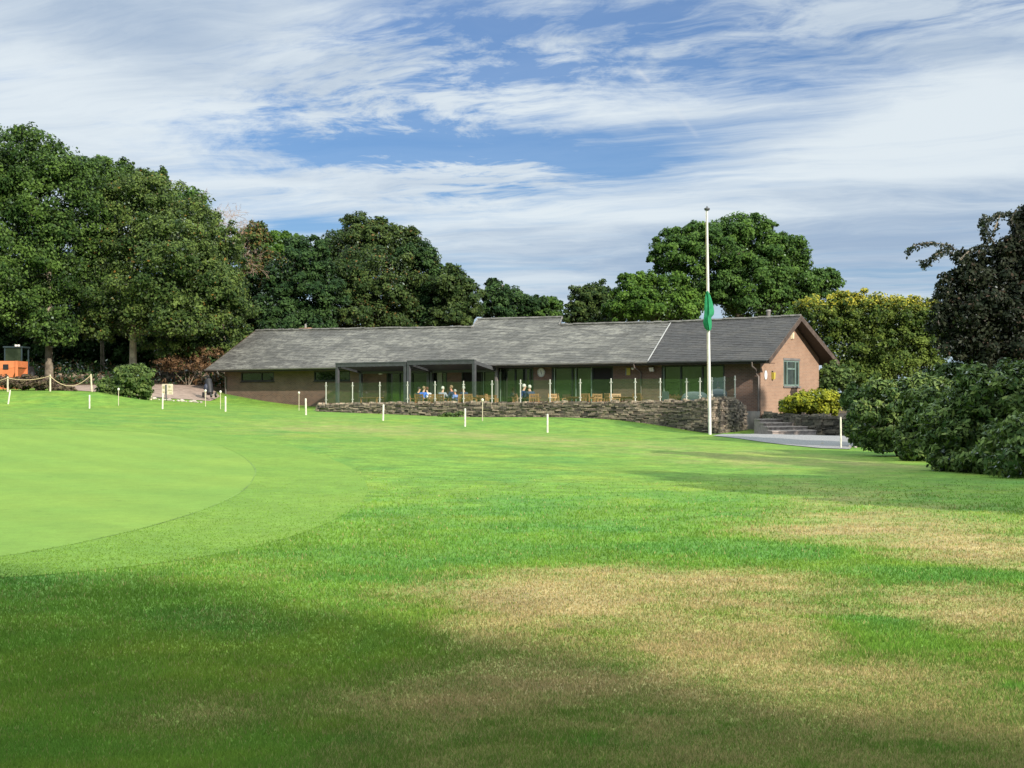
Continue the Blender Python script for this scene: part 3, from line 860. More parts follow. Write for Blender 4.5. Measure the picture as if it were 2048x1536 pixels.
for (a, b, t, bt), h in zip(W_SMALL, holes):
    w = h[1]-h[0]
    frame_win('window', h[0], h[1], h[2], h[3], WO+.06, [h[0]+.62*w], M_FRAME, .08, ajar=.055)
    sm = MB(); sm.box(h[0]-.05, h[1]+.05, WO-.06, WO+.02, h[2]-.06, h[2]-.002); sm.build('window_sill', M_DARKWOOD, house)
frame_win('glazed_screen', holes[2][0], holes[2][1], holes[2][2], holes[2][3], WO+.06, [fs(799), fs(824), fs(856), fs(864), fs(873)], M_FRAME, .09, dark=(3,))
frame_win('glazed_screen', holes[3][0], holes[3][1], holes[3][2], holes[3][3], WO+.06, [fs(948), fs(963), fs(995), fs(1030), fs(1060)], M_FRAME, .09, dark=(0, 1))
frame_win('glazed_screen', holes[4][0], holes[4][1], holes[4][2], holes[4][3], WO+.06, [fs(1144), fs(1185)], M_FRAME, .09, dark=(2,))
frame_win('glazed_screen', holes[5][0], holes[5][1], holes[5][2], holes[5][3], WO+.06, [fs(1361.5), fs(1404.5)], M_FRAME, .09)
# pale edge trims the photo shows on some leaves, and the pale curtain by the terrace door
def trim(px, z0=None, z1=None, w=.05):
    mb = MB(); s = fs(px); mb.box(s-w/2, s+w/2, WO-.02, WO+.008, z0 or ZF+.1, z1 or ZD-.06); mb.build('frame_trim', M_PALEFR, house)
for px in (967, 1001, 1109, 1152, 1183, 1328): trim(px)
mb = MB(); mb.box(fs(874), fs(883.5), WO+.0, WO+.05, ZF+.75, ZD-.15); mb.build('curtain', plain('pale_green_curtain', (.34, .37, .25), .8), house)
# gable window: a frame, a side pane and a transom
gf = MB(); g0, g1, g2, g3 = gw; g3 = min(g3, zmid-.02); fw = .09
X0, X1 = SR-.09, SR-.015
for (p, q, r, s_) in ((g0, g1, g2, g2+fw), (g0, g1, g3-fw, g3), (g0, g0+fw, g2+fw, g3-fw), (g1-fw, g1, g2+fw, g3-fw), (lerp(g0, g1, .22), lerp(g0, g1, .22)+fw, g2+fw, g3-fw), (lerp(g0, g1, .74), lerp(g0, g1, .74)+fw, g2+fw, g3-fw), (lerp(g0, g1, .22)+fw, lerp(g0, g1, .74), lerp(g2, g3, .64), lerp(g2, g3, .64)+fw)):
    gf.box(X0, X1, p, q, r, s_)
gfo = gf.build('window', M_FRAMEG, house); gfo['label'] = 'grey-green framed window in the gable wall'
pm = MB(); pm.box(SR-.075, SR-.06, g0+.03, g1-.03, g2+.03, g3-.03); pm.build('pane', M_GLASS, gfo)
sm = MB(); sm.box(SR-.02, SR+.07, g0-.06, g1+.06, g2-.08, g2-.002); sm.build('window_sill', M_GUTTER, house)
sm = MB(); sm.box(SR-.01, SR+.02, g0-.05, g1+.05, g3+.002, g3+.12); sm.build('window_lintel', M_GUTTER, house)
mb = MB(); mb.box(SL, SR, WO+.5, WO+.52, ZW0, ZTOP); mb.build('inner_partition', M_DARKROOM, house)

# pipes, lamps and small fittings that are fixed to the house
def pipe(pts, mat=M_PIPE, r=.045, name='downpipe'):
    mb = MB(); mb.smooth = True; mb.tube(pts, r, 8); return mb.build(name, mat, house)
s = fs(453); pipe([(s, -.06, ZE-.12), (s, -.02, ZE-.3), (s, WO-.12, ZE-.52), (s, WO-.07, ZE-.62), (s, WO-.07, .9)], M_GUTTER, .05)
s = fs(1283); pipe([(s, -.06, ZE-.12), (s, -.02, ZE-.3), (s, WO-.12, ZE-.52), (s, WO-.07, ZE-.62), (s, WO-.07, 1.1)], M_PIPE)
s = SR-.08; s2 = s_at(1504, -.06); pipe([(s2, -.06, ZE-.12), (s2, -.06, ZE-.34), (s2+.12, .1, ZE-.5), (s-.1, WO-.12, ZE-.74), (s, WO-.07, ZE-.86), (s, WO-.07, .7)], M_PIPE, .05)
def lamp(px, py):
    s = fs(px); z = min(fz(py, px), ZTOP-.1)
    mb = MB(); mb.box(s-.05, s+.05, WO-.1, WO-.002, z+.02, z+.12); b = mb.build('floodlight', M_BLACK, house)
    mb = MB(); mb.obox((s, WO-.16, z-.02), (.13, 0, 0), (0, .035, .015), (0, -.05, .10)); mb.build('lamp_head', M_CLOCK, b)
lamp(764, 744.5); lamp(1306, 738)
s = fs(1272); mb = MB(); mb.smooth = True; mb.ball((s, .42, ZE-.36), .085); mb.build('camera_dome', M_WHITE, house)
o = o_at(1583, SR); z = z_at(671, SR, o); mb = MB(); mb.hexa([(SR+.003, o-.10, z-.20), (SR+.12, o-.07, z-.17), (SR+.12, o+.07, z-.17), (SR+.003, o+.10, z-.20), (SR+.003, o-.13, z+.16), (SR+.12, o-.10, z+.16), (SR+.12, o+.10, z+.16), (SR+.003, o+.13, z+.16)]); mb.build('alarm_box', plain('cream_alarm_box', (.68, .60, .42), .5), house)
# chimney stubs and vents on the ridge
def stub(px, w, h, o=HW+.25):
    s = s_at(px, o); z = ridge_z(s)
    mb = MB(); mb.box(s-w, s+w, o-.25, o+.25, z-.3, z+.10); mb.box(s-w*.8, s+w*.8, o-.2, o+.2, z+.102, z+.16); c = mb.build('chimney', M_TERRACOTTA, house)
    mb = MB(); mb.smooth = True; mb.tube([(s, o, z+.16), (s, o, z+.16+h)], [.09, .06], 10); mb.build('chimney_pot', M_GUTTER, c)
stub(611, .52, .26)
s = s_at(1537, HW+1.2); zz = ridge_z(s)
mb = MB(); mb.smooth = True; mb.tube([(s, HW+1.2, zz-.9), (s, HW+1.2, zz+.42)], .12, 10); mb.tube([(s, HW+1.2, zz+.42), (s, HW+1.2, zz+.52)], [.16, .12], 10); mb.build('vent_pipe', M_GUTTER, house)

# ------------------------------------------------------------------ things hung on the walls (own objects)
def wall_thing(name, px, py, side='front', dz=0):
    if side == 'front':
        p = wpt(fs(px), WO-.004, fz(py, px)); return empty(name, p, -TH)
    o = o_at(px, SR); p = wpt(SR+.004, o, z_at(py, SR, o)); return empty(name, p, -TH + math.pi/2)
ck = wall_thing('wall_clock', 1083, 745)
tag(ck, 'large round white wall clock on the brick pier of the clubhouse', 'clock')
mb = MB(); mb.grid([[(r*math.cos(2*math.pi*k/28), y, r*math.sin(2*math.pi*k/28)) for k in range(28)] for r, y in ((.222, -.028), (.222, -.055), (.255, -.055), (.262, 0))], True); mb.build('rim', plain('clock_rim', (.45, .44, .43), .5), ck)
mb = MB(); mb.smooth = False
rows = [[(r*math.cos(2*math.pi*k/28), y, r*math.sin(2*math.pi*k/28)) for k in range(28)] for r, y in ((.0, -.03), (.225, -.03))]
mb.grid(rows, True); mb.m = 1
for k in range(12):
    a = k*math.pi/6; mb.obox((.185*math.sin(a), -.032, .185*math.cos(a)), (.006*math.cos(a), 0, -.006*math.sin(a)), (0, .003, 0), (.02*math.sin(a), 0, .02*math.cos(a)))
mb.build('clock_face', [M_CLOCK, M_BLACK], ck)
for a, l, w in ((R(-12), .15, .011), (R(160), .11, .014)):
    mb = MB(); mb.obox((l*.45*math.sin(a), -.036, l*.45*math.cos(a)), (w*math.cos(a), 0, -w*math.sin(a)), (0, .003, 0), (l*.55*math.sin(a), 0, l*.55*math.cos(a))); mb.build('hand', M_BLACK, ck)
sg = wall_thing('wall_sign', 1256, 743)
tag(sg, 'yellow and grey rectangular sign on the brick wall under the eaves', 'sign')
mb = MB(); mb.box(-.15, -.08, -.024, -.0205, -.2, .2); mb.build('side_strip', M_GREYCLOTH, sg)
mb = MB(); mb.box(-.15, .15, -.02, 0, -.2, .2); mb.m = 1
for (a, b, c, d) in ((-.05, .03, .08, .15), (-.03, .1, -.02, .02), (-.03, .1, -.09, -.06)): mb.box(a, b, -.024, -.019, c, d)
mb.build('board', [M_YELLOW, plain('faded_sign_mark', (.36, .31, .09), .6)], sg)
pl = wall_thing('wall_plaque', 1531, 750, 'gable')
tag(pl, 'small oval pale plaque at the front corner of the gable wall', 'plaque')
mb = MB(); mb.grid([[(r*.16*math.cos(2*math.pi*k/20), y, r*.24*math.sin(2*math.pi*k/20)) for k in range(20)] for r, y in ((0, -.03), (.9, -.03), (1, -.02), (1.0, 0))], True); mb.build('plate', M_CLOCK, pl)
mb = MB(); mb.grid([[(r*.16*math.cos(2*math.pi*k/20), y, r*.24*math.sin(2*math.pi*k/20)) for k in range(20)] for r, y in ((1.0, -.022), (1.12, -.022), (1.12, 0))], True); mb.build('rim', M_GUTTER, pl)
ys = wall_thing('yellow_lit_patch', 1544, 751, 'gable')  # yellow box standing for a lit patch on the gable wall
tag(ys, 'yellow box standing for a lit patch beside the oval plaque on the gable', 'lit patch')
mb = MB(); mb.box(-.05, .05, -.05, 0, .18, .24); mb.build('bracket', M_BLACK, ys)
mb = MB(); mb.hexa([(-.07, -.14, -.2), (.07, -.14, -.2), (.07, -.01, -.2), (-.07, -.01, -.2), (-.10, -.16, .16), (.10, -.16, .16), (.10, -.005, .16), (-.10, -.005, .16)]); mb.build('lit_patch_body', M_YELLOW, ys)

# ------------------------------------------------------------------ terrace: slab, stone walls, balustrade
TO = -5.0
WALL = [wpt(s_at(q, TO), TO) for q in (636, 760, 900, 1050, 1200, 1315, 1380, 1412)] + [wpt(s_at(1423, TO+.12), TO+.12), wpt(s_at(1433, TO+.55), TO+.55)]
WALL += [at(1450, 800, WALL[-1].y+.85), at(1472, 800, WALL[-1].y+2.0), at(1490, 800, WALL[-1].y+3.1)]
WALL = [Vector((p.x, p.y, 0)) for p in WALL]
WTOP = [(636, 809), (760, 807), (900, 806.5), (1050, 805.5), (1200, 804.5), (1315, 803.5), (1380, 802), (1412, 800), (1423, 799), (1433, 797.5), (1450, 796.5), (1472, 799), (1490, 813)]
for p, (px, py) in zip(WALL, WTOP): p.z = EYE + (HY-py)/F*p.y
def stone_wall(name, path, base_fn, label, thick=.45, ch=.085, seed=1, cop=True, mat=M_STONE, lw=.30):
    rg = random.Random(seed)
    root = empty(name, (path[0].x, path[0].y, 0)); tag(root, label, 'stone wall')
    org = Vector((path[0].x, path[0].y, 0))
    mb = MB(); core = MB(); cp_ = MB()
    for i in range(len(path)-1):
        a, b = path[i].copy(), path[i+1].copy()
        d = Vector((b.x-a.x, b.y-a.y, 0)); L = d.length; d.normalize(); nrm = Vector((d.y, -d.x, 0))   # towards the lawn
        za, zb = base_fn(a.x, a.y)-.25, base_fn(b.x, b.y)-.25
        core.hexa([p - org for p in (Vector((a.x, a.y, za)), Vector((b.x, b.y, zb)), Vector((b.x, b.y, zb))-nrm*(thick-.1), Vector((a.x, a.y, za))-nrm*(thick-.1),
                   Vector((a.x, a.y, a.z-.06)), Vector((b.x, b.y, b.z-.06)), Vector((b.x, b.y, b.z-.06))-nrm*(thick-.1), Vector((a.x, a.y, a.z-.06))-nrm*(thick-.1))])
        zlo = min(za, zb); zhi = max(a.z, b.z)
        z = zlo
        while z < zhi:
            h = ch*rg.uniform(.6, 1.45)
            k = -.1-rg.uniform(0, lw)
            while k < L+.1:
                w = lw*rg.uniform(.35, 1.7)
                c0, c1 = max(k, -.10), min(k+w-.012, L+.14)
                m = (c0+c1)/2
                zt = lerp(a.z, b.z, m/L)
                if c1-c0 > .03 and z+h*.7 < zt and z+h > lerp(za, zb, m/L):
                    out = rg.uniform(-.015, .07); j = lambda s=.014: rg.uniform(-s, s)
                    q = a + d*m; q = Vector((q.x, q.y, z+h/2))
                    hw, hh = (c1-c0)/2, h/2-.004
                    dep = thick*.35
                    tilt = rg.uniform(-.06, .06)
                    ctr = q + nrm*(out-dep*.5+.05) - org
                    t = min(1, max(0, rg.gauss(.42, .26)))
                    cs = []
                    for sz_ in (-1, 1):
                        for sx_, sy_ in ((-1, 1), (1, 1), (1, -1), (-1, -1)):
                            cs.append(ctr + d*(sx_*(hw+j())) + nrm*(sy_*dep*.5 + j()) + Vector((0, 0, sz_*(hh+j(.008)) + tilt*sx_*hw)))
                    mb.hexa(cs, t)
                k += w
            z += h
        if cop:
            k = 0
            while k < L:
                w = rg.uniform(.08, .3); hgt = rg.uniform(.05, .17) if w < .2 else rg.uniform(.04, .08)
                m = min(k+w/2, L); zt = lerp(a.z, b.z, m/L)
                q = a + d*m - nrm*(thick*.4); ctr = Vector((q.x, q.y, zt + hgt/2 - .04)) - org
                lean = rg.uniform(-.25, .25)
                t = min(1, max(0, rg.gauss(.68, .25)))
                cs = []
                for sz_ in (-1, 1):
                    for sx_, sy_ in ((-1, 1), (1, 1), (1, -1), (-1, -1)):
                        cs.append(ctr + d*(sx_*w*.46*rg.uniform(.75, 1.05) + lean*sz_*hgt*.5) + nrm*(sy_*thick*.5*rg.uniform(.8, 1.1)) + Vector((0, 0, sz_*hgt*.5*rg.uniform(.7, 1.2))))
                cp_.hexa(cs, t)
                k += w
    core.build('wall_core', M_CORE, root); mb.build('wall_stones', mat, root)
    if cop: cp_.build('coping_stones', mat, root)
    return root
gbase = lambda x, y: tz(x, y)
stone_wall('terrace_wall', WALL, gbase, 'rugged dry stone wall along the front of the clubhouse terrace', seed=5)
# terrace slab
def terrace():
    top = [(p.x, p.y) for p in WALL]
    ins = []
    for i, p in enumerate(WALL):
        d = (WALL[min(i+1, len(WALL)-1)] - WALL[max(i-1, 0)]); d.z = 0; d.normalize(); n = Vector((d.y, -d.x, 0))
        q = p - n*.3; ins.append(q)
    back = [wpt(SR-.02, WO-.02), wpt(s_at(600, WO), WO-.02)]
    pts = ins + back
    mb = MB(); mb.poly([(p.x, p.y, ZF) for p in pts])
    for i in range(len(pts)):
        a, b = pts[i], pts[(i+1) % len(pts)]; mb.poly([(a.x, a.y, ZF), (a.x, a.y, -.4), (b.x, b.y, -.4), (b.x, b.y, ZF)])
    o = mb.build('terrace', M_PAVING); tag(o, kind='structure')
terrace()
# balustrade
POSTS = [(652, 765), (705, 765), (759.5, 764.5), (815, 763.5), (870, 763), (927, 762.5), (984, 761.5), (1041, 760), (1100, 759.5), (1160.5, 758.5), (1222, 757.5), (1270.5, 757), (1320.5, 757), (1373, 757), (1400, 756), (1424, 755), (1449, 753.5), (1470, 752)]
bal = empty('glass_balustrade', (WALL[0].x, WALL[0].y, 0))
tag(bal, 'glass balustrade with pale steel posts on top of the terrace wall', 'balustrade')
borg = Vector((WALL[0].x, WALL[0].y, 0))
def on_wall(px):
    """the point of the wall's line seen at a column of the photograph"""
    k = (px-CX)/F
    pts = [(p.x/p.y - k) for p in WALL]
    for i in range(len(WALL)-1):
        if pts[i] <= 0 <= pts[i+1]:
            a, b = WALL[i], WALL[i+1]
            t = (k*a.y-a.x)/((b.x-a.x)-k*(b.y-a.y)); q = a.lerp(b, t)
            d = (b-a); d.z = 0; d.normalize(); n = Vector((d.y, -d.x, 0))
            return q - n*.22, d, n
    return None
bp = []
for px, py in POSTS:
    q = on_wall(px)
    if q is None: continue
    p, d, n = q
    # stay on the column of pixels the post is seen at
    p = Vector(((px-CX)/F*p.y, p.y, p.z))
    zt = EYE + (HY-py)/F*p.y
    bp.append((p, d, n, zt))
    mb = MB(); mb.smooth = True
    b0 = p - borg; mb.tube([(b0.x, b0.y, p.z-.12), (b0.x, b0.y, zt)], .034, 8)
    mb.tube([(b0.x, b0.y, zt), (b0.x, b0.y, zt+.015)], [.034, .028], 8)
    for hh in (.2, .84):
        z = lerp(p.z, zt, hh)
        for sg_ in (-1, 1): mb.obox(b0 + d*(.055*sg_) + Vector((0, 0, z)) - Vector((0, 0, b0.z)), d*.03, n*.022, (0, 0, .022))
    mb.tube([(b0.x, b0.y, p.z-.03), (b0.x, b0.y, p.z+.02)], .06, 8)
    mb.build('post', M_STEEL, bal)
for (a, d0, n0, za), (b, d1, n1, zb) in zip(bp, bp[1:]):
    d = (b-a); d.z = 0; L = d.length; d.normalize(); n = Vector((d.y, -d.x, 0))
    p0 = a + d*.05 - borg; p1 = b - d*.05 - borg
    mb = MB(); t = .006
    mb.hexa([(p0.x-n.x*t, p0.y-n.y*t, a.z+.07), (p1.x-n.x*t, p1.y-n.y*t, b.z+.07), (p1.x+n.x*t, p1.y+n.y*t, b.z+.07), (p0.x+n.x*t, p0.y+n.y*t, a.z+.07),
             (p0.x-n.x*t, p0.y-n.y*t, za-.02), (p1.x-n.x*t, p1.y-n.y*t, zb-.02), (p1.x+n.x*t, p1.y+n.y*t, zb-.02), (p0.x+n.x*t, p0.y+n.y*t, za-.02)])
    mb.build('glass_panel', M_BALGLASS, bal)

# ------------------------------------------------------------------ pergolas
def pergola(px0, px1, py, label, depth=2.3):
    o0 = -1.75
    s0, s1 = s_at(px0, o0), s_at(px1, o0)
    z0 = z_at(py, (s0+s1)/2, o0)
    root = empty('pergola', wpt(s0, o0, ZF), -TH); tag(root, label, 'pergola', 'charcoal pergolas on the terrace')
    L = s1-s0; H = z0-ZF; w = .085
    HB = ZE-.24-ZF; zt = lambda y: H-.04-(H-.04-HB)*y/depth
    for x in (w, L-w):
        for y in (w, depth-w):
            mb = MB(); mb.box(x-w, x+w, y-w, y+w, 0, zt(y)-.20); mb.box(x-.12, x+.12, y-.12, y+.12, 0.002, .012); mb.build('post', M_METAL_DK, root)
    mb = MB(); mb.box(0, L, 0, 2*w, H-.238, H); mb.box(0, L, -.02, -.001, H-.05, H+.02); mb.build('beam', M_METAL_DK, root)
    mb = MB(); mb.box(0, L, depth-2*w, depth, HB-.20, HB); mb.build('beam', M_METAL_DK, root)
    ya, yb = 2*w+.002, depth-2*w-.002
    for x in (0, L-2*w):
        mb = MB(); mb.hexa([(x, ya, zt(ya)-.2), (x+2*w, ya, zt(ya)-.2), (x+2*w, yb, zt(yb)-.2), (x, yb, zt(yb)-.2), (x, ya, zt(ya)), (x+2*w, ya, zt(ya)), (x+2*w, yb, zt(yb)), (x, yb, zt(yb))]); mb.build('beam', M_METAL_DK, root)
    mb = MB(); k = 2*w+.05; sl = (HB-H+.04)/depth
    while k < L-2*w-.1:
        mb.obox((k+.07, depth/2, zt(depth/2)-.08), (.075, 0, .02), (0, depth/2-2*w-.01, sl*(depth/2-2*w-.01)), (0, 0, .008)); k += .16
    mb.build('louvre_roof', M_METAL_DK, root)
pergola(671, 811.5, 725, 'charcoal metal pergola with louvred top, further from the clock', 2.3)
pergola(813.5, 949, 720.5, 'charcoal metal pergola with louvred top, nearer the clock', 2.3)
# free-standing post to the right of the pergolas
s = s_at(993, .35); mb = MB(); mb.box(s-.07, s+.07, .28, .42, ZF, ZE-.202); mb.build('support_post', M_GUTTER, house)

# ------------------------------------------------------------------ terrace furniture
def terr(px, o): return wpt(s_at(px, o), o, ZF)
def chair_mesh(root, mat, w=.56):
    mb = MB(); 
    for k in range(5): mb.box(-w/2+.02, w/2-.02, -.24+k*.1, -.16+k*.1, .42, .445)
    mb.build('seat', mat, root)
    mb = MB()
    mb.obox((0, .30, .70), (w/2, 0, 0), (0, .012, -.004), (0, .014, .04)); mb.obox((0, .34, .86), (w/2, 0, 0), (0, .014, -.004), (0, .014, .045))
    for k in range(5): mb.obox((-w/2+.08+k*(w-.16)/4, .31, .66), (.025, 0, 0), (0, .008, 0), (0, .04, .19))
    mb.build('backrest', mat, root)
    for sx_ in (-1, 1):
        mb = MB(); mb.box(sx_*(w/2)-.03*(1+sx_), sx_*(w/2)+.03*(1-sx_), -.27, -.21, 0, .64); mb.build('leg', mat, root)
        mb = MB(); x = sx_*(w/2-.03); mb.hexa([(x-.03, .22, 0), (x+.03, .22, 0), (x+.03, .28, 0), (x-.03, .28, 0), (x-.03, .33, .92), (x+.03, .33, .92), (x+.03, .38, .92), (x-.03, .38, .92)]); mb.build('leg', mat, root)
        mb = MB(); mb.box(x-.035, x+.035, -.29, .30, .642, .67); mb.build('arm', mat, root)
def table_mesh(root, mat, w=1.4, d=.85):
    mb = MB(); n = 7
    for k in range(n): mb.box(-w/2, w/2, -d/2+k*d/n, -d/2+(k+1)*d/n-.012, .72, .75)
    mb.build('table_top', mat, root)
    for a in (-1, 1):
        for b in (-1, 1):
            mb = MB(); x, y = a*(w/2-.1), b*(d/2-.08); mb.box(x-.04, x+.04, y-.04, y+.04, 0, .718); mb.build('leg', mat, root)
    mb = MB(); mb.box(-w/2+.08, w/2-.08, -d/2+.06, -d/2+.09, .64, .718); mb.box(-w/2+.08, w/2-.08, d/2-.09, d/2-.06, .64, .718); mb.build('rail', mat, root)
def copy_thing(src, loc, rz, label):
    r = src.copy(); COL.objects.link(r); r.location = loc; r.rotation_euler = (0, 0, rz); r['label'] = label
    for ch in list(src.children):
        c = ch.copy(); COL.objects.link(c); c.parent = r
    return r
t0 = empty('wooden_table', terr(862, -2.6), -TH); table_mesh(t0, M_WOOD2); tag(t0, 'brown wooden table in front of the seated group with the blue shirt', 'table', 'wooden tables on the terrace')
for px, o, rz, lb in [(1160, -2.4, 0, 'wooden table on the terrace below the doors right of the clock'), (1052, -1.9, .1, 'wooden table by the two white-haired people near the clock'), (952, -2.2, 0, 'wooden table beside the pergola post left of the clock'), (1255, -2.0, .05, 'wooden table under the yellow wall sign'), (745, -1.2, .02, 'low wooden table under the left pergola, on its own')]:
    copy_thing(t0, terr(px, o), -TH+rz, lb)
c0 = empty('wooden_chair', terr(1112, -3.1), -TH+1.2); chair_mesh(c0, M_WOOD); tag(c0, 'orange wooden armchair just right of the clock pier', 'chair', 'orange wooden chairs on the terrace')
c1 = empty('wooden_chair', terr(1210, -1.0), -TH-.4); chair_mesh(c1, M_WOOD2); tag(c1, 'dark brown wooden armchair tucked by the open dark doorway', 'chair', 'dark wooden chairs on the terrace')
for px, o, rz, lb in [(1127, -2.2, 2.4, 'orange wooden armchair behind the first one right of the clock'), (1176, -3.3, 3.2, 'orange wooden armchair with its back to the lawn, under the doors'), (1190, -1.8, .2, 'orange wooden armchair facing the lawn by the open door'),
                      (1226, -3.0, 2.6, 'orange wooden armchair at the foot of the yellow sign wall'), (1236, -1.9, .9, 'orange wooden armchair beside the open door edge'), (1282, -2.2, 3.0, 'wooden armchair alone beside the downpipe'),
                      (985, -3.0, 2.0, 'orange wooden armchair left of the two white-haired people'), (940, -3.2, 3.4, 'orange wooden armchair right of the pergola diners'), (1338, -2.6, 2.9, 'slatted wooden armchair in front of the rightmost glazing')]:
    copy_thing(c0, terr(px, o), -TH+rz, lb)
# benches: pale plank seen left of the clock
b0 = empty('garden_bench', terr(968, -1.2), -TH); mb = MB(); mb.box(-.75, .75, -.2, .2, .42, .46); mb.build('seat', M_WOOD2, b0)
mb = MB(); mb.box(-.75, .75, .20, .23, .62, .72); mb.box(-.75, .75, .20, .23, .76, .86); mb.build('backrest', M_WOOD2, b0)
for x in (-.66, .66):
    mb = MB(); mb.box(x-.04, x+.04, -.19, -.12, 0, .419); mb.build('leg', M_WOOD2, b0)
    mb = MB(); mb.box(x-.04, x+.04, .14, .199, 0, .87); mb.build('leg', M_WOOD2, b0)
tag(b0, 'long brown wooden bench against the dark glazing left of the clock', 'bench')
# domed grey cover over outdoor furniture
def dome(px, o, rx, ry, h, mat, name, label, cat, seed):
    rg = random.Random(seed)
    root = empty(name, terr(px, o), -TH); tag(root, label, cat)
    mb = MB(); mb.smooth = True; n = 28; m = 9; rows = []
    for i in range(m+1):
        f = i/m; zz = h*math.sin(f*math.pi/2)**.8; rr = math.cos(f*math.pi/2)**.5
        rows.append([(rx*rr*math.cos(2*math.pi*k/n)*(1+.035*math.sin(5*k+i)), ry*rr*math.sin(2*math.pi*k/n)*(1+.035*math.sin(3*k)), zz) for k in range(n)])
    mb.grid(rows, True); mb.build('cover', mat, root)
    mb = MB(); mb.smooth = True; mb.tube([(rx*1.01*math.cos(2*math.pi*k/n), ry*1.01*math.sin(2*math.pi*k/n), .06) for k in range(n+1)], .02, 6); mb.build('hem_cord', M_BLACK, root)
dome(1390, -2.9, .78, .70, 1.0, M_GREYCLOTH, 'covered_furniture', 'domed grey weatherproof cover over furniture behind the flagpole', 'cover', 1)
# kettle barbecue
bq = empty('barbecue', terr(1437, -2.2), -TH); tag(bq, 'dark lidded barbecue at the right end of the terrace', 'barbecue')
mb = MB(); mb.smooth = True; mb.lathe([(0, .50), (.25, .55), (.40, .72), (.43, .85)], n=20); mb.build('bowl', M_BLACK, bq)
mb = MB(); mb.smooth = True; mb.lathe([(.44, .852), (.42, .98), (.30, 1.10), (0, 1.15)], n=20); mb.build('lid', M_METAL_DK, bq)
for k in range(3):
    a = k*2.094; mb = MB(); mb.tube([(.2*math.cos(a), .2*math.sin(a), .58), (.38*math.cos(a), .38*math.sin(a), 0)], .022, 6); mb.build('leg', M_BLACK, bq)
mb = MB(); mb.tube([(-.07, 0, 1.14), (-.07, 0, 1.2), (.07, 0, 1.2), (.07, 0, 1.14)], .012, 6); mb.build('handle', M_WOOD2, bq)
# stacked crates / slatted planter beside the cover
cr = empty('slatted_planter', terr(1353, -3.1), -TH); tag(cr, 'slatted wooden planter box beside the grey domed cover', 'planter')
mb = MB()
for k in range(4):
    mb.box(-.3, .3, -.3, -.27, .08+k*.19, .22+k*.19); mb.box(-.3, .3, .27, .3, .08+k*.19, .22+k*.19); mb.box(-.3, -.27, -.268, .268, .08+k*.19, .22+k*.19); mb.box(.27, .3, -.268, .268, .08+k*.19, .22+k*.19)
mb.build('slats', M_WOOD2, cr)
for a in (-1, 1):
    for b in (-1, 1):
        mb = MB(); mb.box(a*.24-.03, a*.24+.03, b*.24-.028, b*.24+.028, 0, .86); mb.build('post', M_WOOD2, cr)
# grey menu case
mn = empty('menu_board', terr(1331, -3.9), -TH-.1); tag(mn, 'pale grey freestanding menu board behind the balustrade, beside the planter', 'menu board')
mb = MB(); mb.box(-.2, .2, -.02, .02, .45, 1.0); mb.build('board', M_GREYCLOTH, mn)
for x in (-.17, .17):
    mb = MB(); mb.box(x-.02, x+.02, -.019, .019, 0, .449); mb.build('leg', M_STEEL, mn)

# ------------------------------------------------------------------ people
def skin_mesh(name, verts, edges, radii, root_i=0, sub=2):
    me = bpy.data.meshes.new(name); me.from_pydata(verts, edges, [])
    o = bpy.data.objects.new(name, me); COL.objects.link(o)
    md = o.modifiers.new('skin', 'SKIN'); md.use_smooth_shade = True
    sv = me.skin_vertices[0].data
    for i, r in enumerate(radii): sv[i].radius = (r, r) if not hasattr(r, '__len__') else r
    sv[root_i].use_root = True
    ss = o.modifiers.new('sub', 'SUBSURF'); ss.levels = sub; ss.render_levels = sub
    dg = bpy.context.evaluated_depsgraph_get()
    nm = bpy.data.meshes.new_from_object(o.evaluated_get(dg))
    bpy.data.objects.remove(o); bpy.data.meshes.remove(me)
    nm.name = name
    return nm
SKINS = {'fair': plain('fair_skin', (.56, .33, .24), .55, 0, .06), 'ruddy': plain('ruddy_skin', (.58, .25, .17), .55, 0, .06)}
HAIRS = {'white': plain('white_hair', (.55, .52, .47), .8, 0, .15, 20), 'brown': plain('red_brown_hair', (.12, .045, .025), .7, 0, .25, 20), 'sandy': plain('sandy_hair', (.24, .155, .09), .75, 0, .2, 20), 'dark': plain('dark_hair', (.025, .02, .018), .7, 0, .25, 20), 'grey': plain('grey_hair', (.34, .33, .31), .8, 0, .2, 20)}
CLOTHS = {}
def cloth(name, col):
    if name not in CLOTHS: CLOTHS[name] = plain(name, col, .85, 0, .14, 6)
    return CLOTHS[name]
M_EYE = plain('dark_eye', (.02, .015, .012), .3); M_LIP = plain('lip', (.36, .14, .11), .5)
